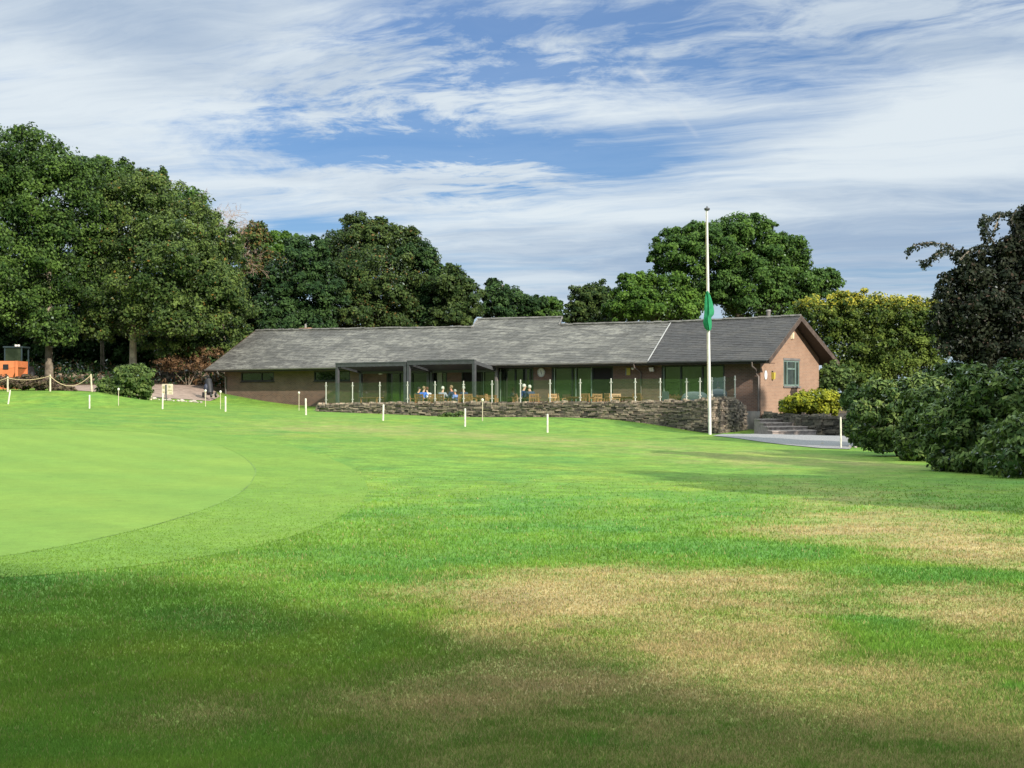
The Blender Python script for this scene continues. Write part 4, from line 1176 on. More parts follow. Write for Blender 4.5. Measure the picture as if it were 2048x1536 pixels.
def person(px, o, face, top, trousers, skin, hair, label, lean=.06, scale=1.0, arms='lap', bald=False, turn=0.0, py=None):
    """a seated figure on its own chair; local +Y is the way it faces"""
    base = terr(px, o)
    root = empty('person', base, face); tag(root, label, 'person', 'people sitting on the terrace'); root.scale = (scale,)*3
    L = lean; seat = .50
    ch = (0, L*1.0, seat+.40); nk = (0, L*1.35+.01, seat+.56)
    V, E, RD = [], [], []
    def add(p, r, par=None):
        V.append(tuple(p)); RD.append(r)
        if par is not None: E.append((par, len(V)-1))
        return len(V)-1
    pel = add((0, -.02, seat+.06), (.155, .125))
    ab = add((0, .0+L*.3, seat+.22), (.135, .105), pel); chs = add(ch, (.155, .112), ab); upp = add((0, L*1.2, seat+.49), (.10, .08), chs)
    nek = add(nk, .055, upp); hx = L*1.55+.02
    jaw = add((0, hx+.035, seat+.66), (.062, .07), nek); skl = add((0, hx+.01, seat+.755), (.078, .092), jaw); crn = add((0, hx-.005, seat+.82), (.05, .06), skl)
    ends = {}
    for sd in (-1, 1):
        sh = add((sd*.185, L*1.15, seat+.455), .062, chs)
        if arms == 'lap': el = (sd*.26, L+.03, seat+.20); wr = (sd*.16, L+.26, seat+.18); hd = (sd*.12, L+.34, seat+.18)
        elif arms == 'table': el = (sd*.27, L+.12, seat+.20); wr = (sd*.15, L+.34, seat+.29); hd = (sd*.10, L+.42, seat+.28)
        else:
            el = (sd*.27, L+.16, seat+.22); wr = ((sd*.14, L+.30, seat+.44) if sd > 0 else (sd*.15, L+.34, seat+.27)); hd = ((sd*.10, L+.27, seat+.53) if sd > 0 else (sd*.10, L+.42, seat+.27))
        e_ = add(el, .046, sh); w_ = add(wr, .029, e_); h_ = add(hd, (.036, .022), w_)
        ends[sd] = (Vector(el), Vector(wr), Vector(hd))
        dirv = (Vector(hd)-Vector(wr)).normalized(); side = Vector((0, 0, 1)).cross(dirv); side = side.normalized() if side.length > .1 else Vector((1, 0, 0))
        dn = Vector((0, 0, -1)) if abs(dirv.z) < .7 else Vector((0, 1, 0))
        for k, ln in enumerate((.062, .074, .078, .068)):
            off = side*((k-1.5)*.019)
            f1 = Vector(hd) + dirv*(.03+ln*.5) + off + dn*.008; f2 = f1 + (dirv*.7+dn*.7).normalized()*ln*.55
            a = add(f1, .0085, h_); add(f2, .0075, a)
        th_ = Vector(hd) - dirv*.012 - side*(sd*.036) + dn*.006; a = add(th_, .011, h_); add(th_ + (dirv*.8 - side*sd*.35).normalized()*.045, .0085, a)
        hip = add((sd*.10, .03, seat+.045), .088, pel); kn = add((sd*.13, .44, seat+.045), .062, hip); cf = add((sd*.135, .44, seat-.17), .052, kn); an = add((sd*.14, .43, .09), .037, cf); add((sd*.15, .54, .045), (.042, .032), an)
    body = link_mesh('body', skin_mesh('body', V, E, RD, 0, 1), root, [SKINS[skin]])
    # face on the head
    hc = Vector((0, hx+.01, seat+.745))
    fm = MB(); fm.smooth = True
    fm.ball(hc + Vector((0, .098, -.018)), .016, 6, 5, (.8, 1, 1.4))
    for sd in (-1, 1): fm.ball(hc + Vector((sd*.085, -.005, -.02)), .026, 6, 5, (.4, .8, 1.2))
    fo = fm.build('nose_and_ears', SKINS[skin], body)
    for sd in (-1, 1):
        em = MB(); em.smooth = True; em.ball(hc + Vector((sd*.032, .088, .008)), .011, 6, 5, (1, .6, .8)); em.build('eye', M_EYE, body)
    lm = MB(); lm.smooth = True; lm.ball(hc + Vector((0, .088, -.066)), .022, 6, 5, (1, .35, .3)); lm.build('mouth', M_LIP, body)
    # hair cap: covers crown, back and sides, not the face
    hm = MB(); hm.smooth = True; n, m = 16, 9; rows = []
    for i in range(m+1):
        f = math.pi*i/m*.72
        row = []
        for k in range(n):
            a = 2*math.pi*k/n; y = math.sin(f)*math.sin(a); x = math.sin(f)*math.cos(a); z = math.cos(f)
            rr = 1.0 if not (y > .25 and z < .45) else .86
            if bald and z > .35: rr = .9
            rows_r = .101 + .006*math.sin(7*a+3*i)
            row.append(hc + Vector((x*rows_r*.93*rr, y*rows_r*1.08*rr - .012, z*rows_r*1.05*rr + .018)))
        rows.append(row)
    hm.grid(rows, True); hm.build('hair', HAIRS[hair], body)
    # shirt with sleeves, and trousers
    SV, SE, SRD = [], [], []
    def sadd(p, r, par=None):
        SV.append(tuple(p)); SRD.append(r)
        if par is not None: SE.append((par, len(SV)-1))
        return len(SV)-1
    p0 = sadd((0, -.02, seat+.03), (.172, .142)); p1 = sadd((0, L*.3, seat+.22), (.158, .128), p0); p2 = sadd(ch, (.175, .13), p1); p3 = sadd((0, L*1.2, seat+.505), (.105, .088), p2)
    for sd in (-1, 1):
        a = sadd((sd*.19, L*1.15, seat+.46), .08, p2); e_, w_, h_ = ends[sd]; b = sadd(e_, .064, a); sadd(e_.lerp(w_, .8), .045, b)
    link_mesh('shirt', skin_mesh('shirt', SV, SE, SRD, 0, 1), root, [cloth(*top)])
    SV, SE, SRD = [], [], []
    p0 = sadd((0, -.03, seat+.06), (.165, .135))
    for sd in (-1, 1):
        a = sadd((sd*.10, .04, seat+.05), .105, p0); b = sadd((sd*.13, .44, seat+.05), .08, a); c = sadd((sd*.135, .44, seat-.15), .07, b); sadd((sd*.14, .43, .12), .062, c)
    link_mesh('trousers', skin_mesh('trousers', SV, SE, SRD, 0, 1), root, [cloth(*trousers)])
    for sd in (-1, 1):
        sm = MB(); sm.smooth = True; sm.ball((sd*.15, .50, .045), .05, 8, 6, (.95, 2.2, .9)); sm.build('shoe', M_BLACK, root)
    # its seat
    cq = copy_thing(c1, base + Vector((0, 0, 0)), face+math.pi, 'dark wooden armchair under the ' + label.split(',')[0].replace('person in ', 'person in '))
    cq.scale = (1, 1, 1.0)
NAVY = ('navy_cloth', (.018, .03, .075)); BLUE = ('royal_blue_cloth', (.05, .14, .52)); WHITEC = ('white_cloth', (.74, .71, .74)); GREYC = ('grey_lilac_cloth', (.26, .27, .33)); TEAL = ('dark_teal_cloth', (.03, .08, .11)); DENIM = ('dark_denim', (.03, .045, .08)); KHAKI = ('khaki_cloth', (.30, .24, .15)); PERI = ('periwinkle_cloth', (.16, .22, .52))
A0 = -TH
person(832, -3.2, A0-.9, TEAL, DENIM, 'fair', 'dark', 'person in dark teal with dark hair, leftmost at the terrace table', .10, .97, 'table')
person(844, -3.7, A0+.15, BLUE, DENIM, 'fair', 'sandy', 'person in royal blue shirt with sandy hair, back to the lawn', .12, 1.0, 'table')
person(858, -3.4, A0+1.3, WHITEC, KHAKI, 'fair', 'brown', 'person in white top with reddish brown hair', .12, .97, 'lap')
person(884, -3.5, A0+.2, GREYC, DENIM, 'fair', 'white', 'person in grey shirt with white hair, back to the lawn', .05, .99, 'table')
person(906, -2.9, A0+1.7, NAVY, DENIM, 'ruddy', 'sandy', 'person in navy with ruddy face and thin sandy hair', .06, 1.04, 'table', True)
person(914, -3.6, A0+1.5, PERI, KHAKI, 'ruddy', 'grey', 'person in periwinkle blue leaning back behind the ruddy-faced one', .10, .86, 'lap')
person(929, -3.3, A0+1.2, NAVY, DENIM, 'ruddy', 'grey', 'person in navy half hidden by a steel balustrade post, rightmost of the pergola diners', .06, 1.0, 'lap')
person(1044, -3.0, A0-.7, ('cobalt_cloth', (.03, .06, .22)), DENIM, 'fair', 'white', 'person in cobalt blue top with white hair, left of the pair near the clock', .06, 1.06, 'chin')
person(1063, -3.4, A0+1.0, ('dark_navy_jacket', (.028, .042, .085)), DENIM, 'fair', 'white', 'person in dark navy jacket leaning forward, right of the pair near the clock', .16, 1.02, 'table')

# ------------------------------------------------------------------ flagpole and flag
fb = at(1420, 868, 1); fbd = 67.6
P0 = Vector(((1420-CX)/F*fbd, fbd, tz((1420-CX)/F*fbd, fbd)))
ptop = at(1414, 421, fbd)
fp = empty('flagpole', P0); tag(fp, 'tall tapering white flagpole in front of the terrace wall', 'flagpole')
H = ptop - P0
mb = MB(); mb.smooth = True; mb.tube([(0, 0, -.1), H*.35, H*.7, H], [.072, .064, .053, .040], 14); mb.build('pole', plain('white_gloss_pole', (.55, .555, .55), .4, 0, .14, 1.5), fp)
mb = MB(); mb.smooth = True; mb.tube([H, H+Vector((0, 0, .05))], [.10, .12], 12); mb.lathe([(.0, .05), (.13, .05), (.12, .10), (.045, .13), (.02, .19), (0, .2)], H, 12); mb.build('truck', M_METAL_DK, fp)
hy = lambda f: H*f + Vector((-.09+.03*f, -.03, 0))
mb = MB(); mb.tube([hy(.12), hy(.5), hy(.995)], .006, 5); mb.build('halyard', M_ROPE, fp)
mb = MB(); mb.obox(H*.12+Vector((-.10, 0, 0)), (.015, 0, 0), (0, .012, 0), (0, 0, .09)); mb.build('cleat', M_METAL_DK, fp)
def flag():
    m, t, out = new_mat('green_flag_cloth')
    n = t.noise(objco(t), 5, 3, .5); col = t.mix(t.ramp(n, .3, .7), (.035, .26, .12), (.055, .33, .165))
    d = t.add('ShaderNodeBsdfDiffuse'); t.put(d.inputs[0], col); tr = t.add('ShaderNodeBsdfTranslucent'); t.put(tr.inputs[0], col)
    mx = t.add('ShaderNodeMixShader'); mx.inputs[0].default_value = .3; t.l.new(d.outputs[0], mx.inputs[1]); t.l.new(tr.outputs[0], mx.inputs[2]); t.l.new(mx.outputs[0], out.inputs['Surface'])
    zt = EYE + (HY-583)/F*fbd; zb = EYE + (HY-661)/F*fbd; zm = EYE + (HY-628)/F*fbd
    f = empty('flag', Vector((P0.x, P0.y, zt))); tag(f, 'limp green flag hanging at half mast on the white flagpole', 'flag')
    Hh = zt-zb
    def px_x(px, z): return (px-CX)/F*fbd - P0.x
    # width of the hanging folds by height, measured about the pole: (fraction down, left px, right px)
    prof = [(0, 1411, 1416), (.12, 1409.5, 1420), (.3, 1408, 1424), (.5, 1407, 1427.5), (.58, 1406.5, 1427), (.66, 1406, 1422), (.8, 1405, 1423), (.93, 1408.5, 1422.5), (1.0, 1413, 1420)]
    fr = [p[0] for p in prof]
    n, mrow = 44, 40; rows = []
    for i in range(mrow+1):
        v = i/mrow; l = np.interp(v, fr, [p[1] for p in prof]); r = np.interp(v, fr, [p[2] for p in prof])
        row = []
        for k in range(n+1):
            u = k/n
            fold = math.sin(u*math.pi*5.0 + v*2.0)*.085*(.25+v*.75)
            x = px_x(l, 0) + (px_x(r, 0)-px_x(l, 0))*(.5-.5*math.cos(u*math.pi*3.0))*1.0
            x = px_x(l, 0) + (px_x(r, 0)-px_x(l, 0))*(abs(((u*2.5+.0) % 2)-1))
            y = -.12 - .05*u*3 + fold
            row.append((x + .012*math.sin(9*v+6*u), y, -v*Hh - .05*u*(1-abs(2*v-1)) ))
        rows.append(row)
    mb = MB(); mb.smooth = True; mb.grid(rows); mb.build('flag_cloth', m, f)
    mb = MB(); mb.tube([(px_x(1412.5, 0), -.06, .03), (px_x(1412, 0), -.08, -.5), (px_x(1411, 0), -.08, -1.0)], .018, 6); mb.build('hoist_rope', M_ROPE, f)
flag()

# ------------------------------------------------------------------ stakes, pins, rope fence
def stake(px, py, top, label, tilt=0.0, r=.042, d=None):
    g = ground_at(px, py) if d is None else Vector(((px-CX)/F*d, d, tz((px-CX)/F*d, d)))
    h = max(.5, (py-top)/F*g.y)
    mb = MB(); mb.smooth = False
    tp = Vector((tilt*h, 0, h))
    mb.tube([(0, 0, -.06), tp*.97], r, 10); mb.tube([tp*.97, tp], [r, r*.72], 10)
    o = mb.build('white_stake', M_WHITE); o.location = g; tag(o, label, 'stake', 'white stakes across the lawn')
for a in [(16,808,780,'white stake at the far left edge of the lawn, leaning',.16),(179,817,790,'white stake standing in front of the rope fence post',.0),(325,818,787,'white stake in front of the cream notice board',.02),
          (451,823,793,'white stake at the left end of the brick wall',.0),(612,830,797,'white stake just left of where the stone wall begins',-.02),(766,841,809,'white stake below the left pergola',.03),
          (930,853,817,'white stake in front of the pergola diners',.01),(1095,865,828,'white stake nearest the clock, closest of the row to the flagpole',.0)]: stake(*a)
stake(1682, 896, 834, 'thin white stake at the near edge of the dark green hedge', -.012, .03)
def pin(px, py, top, label, d=None):
    g = ground_at(px, py) if d is None else Vector(((px-CX)/F*d, d, EYE+(HY-py)/F*d))
    h = (py-top)/F*g.y
    root = empty('marker_pin', g); tag(root, label, 'marker pin', 'thin ball-topped pins on the lawn')
    mb = MB(); mb.tube([(0, 0, -.05), (0, 0, h-.06)], .018, 7); mb.build('shaft', M_CREAM, root)
    mb = MB(); mb.smooth = True; mb.ball((0, 0, h-.05), .065, 10, 7, (1, 1, 1.25)); mb.build('ball_top', M_WHITE, root)
for a in [(237,811,777,'thin ball-topped pin in front of the round green bush'),(411,811,780,'thin ball-topped pin in front of the golf trolley',84),(441,818,782,'thin ball-topped pin by the corner downpipe'),
          (598,821,784,'thin ball-topped pin against the left brick wall'),(965,842,798,'thin ball-topped pin in front of the terrace wall')]: pin(*a)
rf = empty('rope_fence', at(15, 780, 93)); tag(rf, 'sagging pale rope fence on cream posts at the left crest of the lawn', 'rope fence')
rorg = at(15, 780, 93)
rp = []
for px, top, bot, d, tl in [(-60,752,786,92,0),(15.5,753,786,92,0),(100.5,749,783,92,.0),(184,748,784,92,-.07)]:
    x = (px-CX)/F*d; z0 = tz(x, d); zt = EYE+(HY-top)/F*d
    mb = MB(); mb.tube([(x-rorg.x, d-rorg.y, z0-.1-rorg.z), (x-rorg.x+tl, d-rorg.y, zt-rorg.z)], [.055, .045], 8); mb.build('post', M_CREAM, rf)
    rp.append(Vector((x+tl, d-.07, zt-.08)))
for a, b, sag in zip(rp, rp[1:], (.25, .18, .62)):
    pts = [a.lerp(b, k/16) - Vector((0, 0, sag*4*(k/16)*(1-k/16))) - rorg for k in range(17)]
    mb = MB(); mb.tube(pts, .017, 6); mb.build('rope', M_ROPE, rf)
# notice board left of the house
nb = empty('notice_board', Vector(((335-CX)/F*95, 95, tz((335-CX)/F*95, 95)))); tag(nb, 'small cream notice board on a dark post beside the drive', 'notice board')
zt = EYE+(HY-768)/F*95 - nb.location.z; zb = EYE+(HY-789)/F*95 - nb.location.z
mb = MB(); mb.tube([(-.07, -.06, -.1), (-.07, -.06, zt-.04)], .045, 8); mb.build('post', M_METAL_DK, nb)
mb = MB(); mb.box(-.34, .34, -.02, .02, zb, zt); mb.m = 1
for a, b, c, d in ((.06, .2, .65, .85), (.02, .28, .35, .45), (-.3, -.16, .55, .8), (.1, .26, .1, .2), (-.28, -.18, .15, .3)): mb.box(a, b, -.026, -.019, lerp(zb, zt, c), lerp(zb, zt, d))
mb.build('board', [M_CREAM, plain('faded_olive_mark', (.30, .29, .17), .7)], nb)
pt = at(302, 803, 93.5); mb = MB(); mb.tube([(0, 0, -.3), (0, 0, 1.2)], [.07, .055], 8); o = mb.build('wooden_post', M_CREAM); o.location = (pt.x, pt.y, tz(pt.x, pt.y)); tag(o, 'single cream wooden post right of the round green bush', 'post')
pt = at(281, 803, 92.5); mb = MB(); mb.tube([(0, 0, -.3), (0, 0, .55)], [.08, .065], 8); o = mb.build('wooden_post', M_CREAM); o.location = (pt.x, pt.y, tz(pt.x, pt.y)); tag(o, 'short pale stump post in front of the round green bush', 'post')

# edging stones along the drive
def rock(px, py, d, r, seed, label, grp, mat=M_STONE_P):
    rg = random.Random(seed); mb = MB(); mb.smooth = False
    n, m = 7, 5; rows = []
    for i in range(m+1):
        rows.append([(r*math.sin(math.pi*i/m)*math.cos(2*math.pi*k/n)*rg.uniform(.8, 1.2)*1.35, r*math.sin(math.pi*i/m)*math.sin(2*math.pi*k/n)*rg.uniform(.8, 1.2), -r*.75*math.cos(math.pi*i/m)*rg.uniform(.8, 1.1)) for k in range(n)])
    mb.t = rg.random(); mb.grid(rows, True); o = mb.build('edging_stone', mat)
    x = (px-CX)/F*d; o.location = (x, d, tz(x, d)+r*.35); o.rotation_euler = (0, 0, rg.uniform(0, 3)); tag(o, label, 'stone', grp)
for i, px in enumerate([292, 300, 309, 318, 329, 338, 347, 356, 364, 372, 381, 388, 395, 402]):
    rock(px, 803, 94.2+.1*(i % 3), .07+.035*((i*7) % 3), 60+i, 'pale rounded stone in the row edging the drive left of the clubhouse', 'pale stones edging the drive')
for i, (px, d) in enumerate([(1645, 56.5), (1699, 53.5), (1711, 52.6)]):
    rock(px, 888, d, .06, 90+i, ['small white stone on the grass edge below the gravel path', 'white stone right of the thin white stake, at the hedge foot', 'white stone under the hedge, furthest right'][i], 'white stones at the path edge')

# ------------------------------------------------------------------ drive, gravel path, steps, small wall
def strip(name, near, far, mat, lift=.02, n=40, m=8):
    A = np.array([(p.x, p.y) for p in near]); B = np.array([(p.x, p.y) for p in far])
    def rs(P): 
        k = np.r_[0, np.cumsum(np.hypot(*np.diff(P, axis=0).T))]; u = np.linspace(0, k[-1], n); return np.c_[np.interp(u, k, P[:, 0]), np.interp(u, k, P[:, 1])]
    A, B = rs(A), rs(B)
    ts = np.linspace(0, 1, m); Vv = A[None]*(1-ts[:, None, None]) + B[None]*ts[:, None, None]
    z = terrain(Vv[..., 0], Vv[..., 1]) + lift
    verts = np.concatenate([Vv, z[..., None]], -1).reshape(-1, 3)
    i, j = np.meshgrid(np.arange(m-1), np.arange(n-1), indexing='ij')
    faces = np.stack([i*n+j, i*n+j+1, (i+1)*n+j+1, (i+1)*n+j], -1).reshape(-1, 4)
    o = np_mesh(name, verts, faces, mat, smooth=True); tag(o, kind='structure'); return o
def gp(px, d): return Vector(((px-CX)/F*d, d, 0))
strip('drive', [gp(110, 95.5), gp(200, 95), gp(300, 95.5), gp(420, 97), gp(440, 100)], [gp(110, 101), gp(200, 102), gp(300, 103.5), gp(380, 104.5), gp(415, 106)], M_ASPHALT, .03)
strip('gravel_path', [ground_at(1425, 872), ground_at(1480, 878), ground_at(1560, 889), ground_at(1640, 897), ground_at(1700, 899)], [gp(1490, 72.5), gp(1520, 70.5), gp(1580, 68.5), gp(1640, 67.5), gp(1720, 66)], M_GRAVEL, .02)
st = empty('stone_steps', at(1550, 850, 69)); tag(st, 'broad stone steps rising from the gravel path to the house corner', 'steps')
so = st.location.copy()
for k in range(4):
    # each tread's edge runs away to the right; the flight climbs leftwards to the house corner
    a = Vector((11.15+.05*k, 65.8+1.45*k, 0)); b = Vector((13.35-.1*k, 67.5+1.45*k, 0)); zt = .34+.15*k
    d = (b-a); d.normalize(); n = Vector((0, 1, 0))
    p = [a, b, b + n*1.62, a + n*1.62]
    mb = MB(); mb.hexa([Vector((q.x, q.y, -.3))-so for q in p] + [Vector((q.x, q.y, zt-.05))-so for q in p])
    q4 = [a - n*.04 - d*.03, b - n*.04 + d*.03, b + n*1.62 + d*.02, a + n*1.62 - d*.02]
    mb.hexa([Vector((q.x, q.y, zt-.048))-so for q in q4] + [Vector((q.x, q.y, zt))-so for q in q4]); mb.build('step', M_STEP, st)
SW = [gp(1528, 75.5), gp(1550, 72.3), gp(1590, 70.2), gp(1640, 69.0), gp(1700, 68.2), gp(1740, 68)]
for p, z in zip(SW, (1.0, .98, .95, .93, .9, .9)): p.z = z
stone_wall('garden_wall', SW, gbase, 'low dry stone wall holding the bed under the yellow-green shrub', .4, .10, 9, True, M_STONE_SHADED)
# earth bed behind that wall
mb = MB(); bed = [p.copy() for p in SW]; bk = [wpt(SR+.05, WO+.1), wpt(SR+.05, BO), gp(1760, 82)]
pts = [Vector((p.x, p.y, .82)) for p in bed] + [Vector((p.x, p.y, .95)) for p in bk[::-1]]
mb.poly(pts); o = mb.build('soil_bed', M_CORE); tag(o, kind='structure')
# rubble bank at the edge of the wood
RB = [gp(325, 108), gp(350, 107.5), gp(380, 107.2), gp(412, 107)]
for p in RB: p.z = tz(p.x, p.y)+.75
stone_wall('rubble_bank', RB, gbase, 'pale rubble stone bank at the edge of the wood left of the clubhouse', .6, .16, 12, True, M_STONE, .4)
RB = [gp(110, 107), gp(160, 106.8), gp(215, 107), gp(240, 107.5)]
for p in RB: p.z = tz(p.x, p.y)+.55
stone_wall('rubble_bank', RB, gbase, 'low mauve stone bank behind the sagging rope fence', .6, .16, 13, True, M_STONE, .4)

# ------------------------------------------------------------------ foliage
def crown_mesh(name, lobes, n_leaf, size, mat, parent, origin, seed, clump=.26, turn=None, fill=.24, flat=.3, aspect=.62, tint_sd=.2, ncl=.8):
    """lobes: (centre Vector, rx, ry, rz). Leaves sit in clumps over each lobe's surface, with fewer inside."""
    rg = np.random.default_rng(seed)
    # break the big lobes up with smaller ones so that the outline is ragged and the mass continuous
    extra = []
    for (c, rx, ry, rz) in lobes:
        for _ in range(3):
            v = rg.normal(size=3); v /= np.linalg.norm(v); f = rg.uniform(.30, .48)
            extra.append((Vector((c[0]+v[0]*rx*.82, c[1]+v[1]*ry*.82, c[2]+v[2]*rz*.82)), rx*f, ry*f, rz*f*1.1))
    lobes = list(lobes) + extra
    P, N, T, C = [], [], [], []
    area = np.array([(l[1]*l[2]+l[1]*l[3]+l[2]*l[3])/3 for l in lobes]); share = area/area.sum()
    for (c, rx, ry, rz), sh in zip(lobes, share):
        k = int(n_leaf*sh); R3 = np.array([rx, ry, rz]); rm = (rx*ry*rz)**(1/3)
        nc = max(6, int(ncl*3.2/(clump**2)))
        d = rg.normal(size=(nc, 3)); d /= np.linalg.norm(d, axis=1)[:, None]
        d[:, 2] = np.where(d[:, 2] < -.8, -d[:, 2]*.6, d[:, 2])
        rad = rg.uniform(.72, 1.04, nc)
        cc = d*R3*rad[:, None]
        cr = rm*clump*rg.uniform(.55, 1.25, nc)
        ct = np.clip(rg.normal(.45, tint_sd, nc), 0, 1)
        idx = rg.integers(0, nc, k)
        ld = rg.normal(size=(k, 3)); ld /= np.linalg.norm(ld, axis=1)[:, None]
        u = rg.random(k)**.42
        p = cc[idx] + ld*(cr[idx]*u)[:, None]*np.array([1.1, 1.1, .82])
        nn = ld*.55 + d[idx]*.55 + np.array([0, 0, flat]) + rg.normal(size=(k, 3))*.5
        ins = rg.random(k) < fill
        r2 = rg.random(k)**.5*.85
        q = rg.normal(size=(k, 3)); q /= np.linalg.norm(q, axis=1)[:, None]
        p = np.where(ins[:, None], q*R3*r2[:, None], p); nn = np.where(ins[:, None], rg.normal(size=(k, 3)), nn)
        P.append(p + np.array(c)[None]); N.append(nn); T.append(np.clip(ct[idx] + rg.normal(0, .17, k), 0, 1)); C.append(np.array(d[idx]*rad[idx][:, None]))
    P = np.concatenate(P); N = np.concatenate(N); T = np.concatenate(T)
    N /= np.linalg.norm(N, axis=1)[:, None]+1e-9
    k = len(P)
    a = rg.normal(size=(k, 3)); X = np.cross(N, a); X /= np.linalg.norm(X, axis=1)[:, None]+1e-9; Y = np.cross(N, X)
    s = size*rg.uniform(.55, 1.3, k)[:, None]
    o3 = np.array(origin)[None]
    Q = np.stack([P-X*s, P-Y*s*aspect+N*s*.12, P+X*s, P+Y*s*aspect+N*s*.12], 1) - o3[:, None]
    tv = np.zeros(k) if turn is None else turn(P, rg)
    return np_mesh(name, Q.reshape(-1, 3), np.arange(4*k).reshape(-1, 4), mat, {'tint': ('FACE', T), 'turn': ('FACE', np.clip(tv, 0, 1))}, parent)

def trunk_mesh(parent, base, top, r0, lobes, mat, seed, limbs=7):
    rg = random.Random(seed); mb = MB(); mb.smooth = True
    b = Vector(base); t = Vector(top); o = b
    mid = b.lerp(t, .5) + Vector((rg.uniform(-.2, .2), rg.uniform(-.2, .2), 0))
    pts = [b - Vector((0, 0, .4)), b + Vector((0, 0, .15)), b.lerp(mid, .5), mid, t]
    mb.tube([p-o for p in pts], [r0*1.5, r0*1.15, r0*.95, r0*.8, r0*.45], 10)
    ls = list(lobes); rg.shuffle(ls)
    for l in ls[:limbs]:
        c = Vector(l[0]); s = b.lerp(t, rg.uniform(.45, .9)); e = s.lerp(c, .85)
        m = s.lerp(e, .5) + Vector((0, 0, rg.uniform(.1, .5)))
        mb.tube([s-o, m-o, e-o], [r0*.42, r0*.28, r0*.1], 7)
    return mb.build('trunk', mat, parent)

def tree(name, label, px, d, lobes_px, mat, n_leaf, size, r0=.3, bark=M_BARK, top=None, cat='tree', group='trees behind the clubhouse and lawn', seed=1, **kw):
    x = (px-CX)/F*d; z = tz(x, d)
    base = Vector((x, d, z))
    root = empty(name, base); tag(root, label, cat, group)
    lobes = []
    for q in lobes_px:
        lx, ly, rx, ry = q[:4]; dd = d + (q[4] if len(q) > 4 else 0)
        c = at(lx, ly, dd); r = rx/F*dd; lobes.append((c, r, r*.9, ry/F*dd))
    tp = Vector((x, d, max(c[0].z for c in lobes))) if top is None else at(px, top, d)
    trunk_mesh(root, base, tp, r0, lobes, bark, seed)
    crown_mesh('crown', lobes, int(n_leaf*(2.3 if d > 80 else 1)), size*(.60 if d > 80 else 1), mat, root, base, seed, **kw)
    return root
OAK_A, OAK_B = (.020, .048, .011), (.100, .170, .036)
M_OAK = leaf_mat('oak_leaves', OAK_A, OAK_B, .25)
M_OAK2 = leaf_mat('olive_oak_leaves', (.026, .054, .014), (.128, .182, .046), .25, (.20, .12, .03))
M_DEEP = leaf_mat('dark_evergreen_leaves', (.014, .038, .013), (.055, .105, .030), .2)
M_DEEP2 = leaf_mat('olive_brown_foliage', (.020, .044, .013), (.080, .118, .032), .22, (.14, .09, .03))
M_FRESH = leaf_mat('fresh_green_leaves', (.040, .095, .014), (.125, .225, .035), .32)
M_ASH = leaf_mat('mid_green_leaves', (.034, .080, .018), (.10, .185, .036), .3)
M_YELG = leaf_mat('yellowing_hazel_leaves', (.035, .070, .014), (.15, .205, .038), .32, (.44, .40, .05))
M_COPPER = leaf_mat('copper_beech_leaves', (.011, .018, .010), (.036, .043, .024), .2, (.060, .042, .030))
M_RHODO = leaf_mat('rhododendron_leaves', (.034, .072, .019), (.18, .25, .07), .16, (.22, .27, .08), .07)
M_RHODO2 = leaf_mat('dense_laurel_leaves', (.028, .065, .02), (.14, .21, .06), .16, None, .06)
M_GOLD = leaf_mat('golden_shrub_leaves', (.11, .15, .018), (.42, .43, .036), .3)
M_BUSH = leaf_mat('round_bush_leaves', (.040, .078, .022), (.14, .20, .055), .25)
M_HEATH = leaf_mat('heather_sprigs', (.055, .045, .026), (.14, .115, .07), .2, (.17, .10, .10))
M_BRACKEN = leaf_mat('dry_bracken', (.085, .048, .024), (.24, .145, .08), .25)

TG = 'trees behind the clubhouse and lawn'
tree('oak_tree', 'huge dark green oak at the far left edge above the orange skip', 98, 104, [(-60,420,150,120),(20,330,105,75),(90,380,105,90),(10,470,130,110),(100,520,95,90),(-20,590,140,80),(80,620,80,60),(170,430,70,80,2),(150,340,60,35,1),(60,290,60,40),(90,650,60,36,-1),(120,672,40,28,-1),(180,560,50,60,1)], M_OAK, 52000, .19, .27, M_BARK, 500, seed=11)
tree('oak_tree', 'broad olive-green oak with a pale trunk behind the round bush', 266, 106, [(300,430,95,75),(230,470,80,90,1),(370,450,75,60),(330,540,130,95,-2),(430,540,70,90),(440,620,70,75,-1),(250,600,90,60,-1.5),(350,640,110,50,-2),(465,670,45,40,2),(290,380,60,35,1),(400,590,85,70,-2.5),(205,560,55,60,.5),(200,650,40,40,-1),(350,695,60,26,-1),(410,690,60,26,0),(285,640,22,16,-2)], M_OAK2, 66000, .18, .27, M_BARKP, 560, seed=12, turn=lambda P, rg: np.where(rg.random(len(P)) < .014, 1.0, 0.0))
tree('leafy_tree', 'tree crown rising between the two big oaks, with a spiky top twig', 205, 112, [(210,375,75,60),(270,400,70,50),(180,350,55,35),(320,365,18,28),(325,345,8,14)], M_OAK, 15000, .2, .14, seed=13)
tree('leafy_tree', 'dense green tree behind the oaks, right of the spiky top twig', 380, 112, [(370,430,60,50),(420,500,50,60),(350,480,60,60)], M_ASH, 9000, .2, .3, seed=14)
tree('pine_tree', 'slim dark pointed tree left of the bare brown twigs', 510, 122, [(505,500,45,50),(512,465,22,24),(520,560,60,60),(505,620,60,55)], M_DEEP2, 11000, .2, .25, seed=15, turn=lambda P, rg: np.where((P[:, 2] > 10.5) & (rg.random(len(P)) < .28), 1.0, 0.0))
tree('leafy_tree', 'yellowish green tree top left of the tallest dark tree', 570, 126, [(560,490,45,28),(575,520,50,40),(545,480,22,16)], M_FRESH, 8000, .2, .25, seed=16)
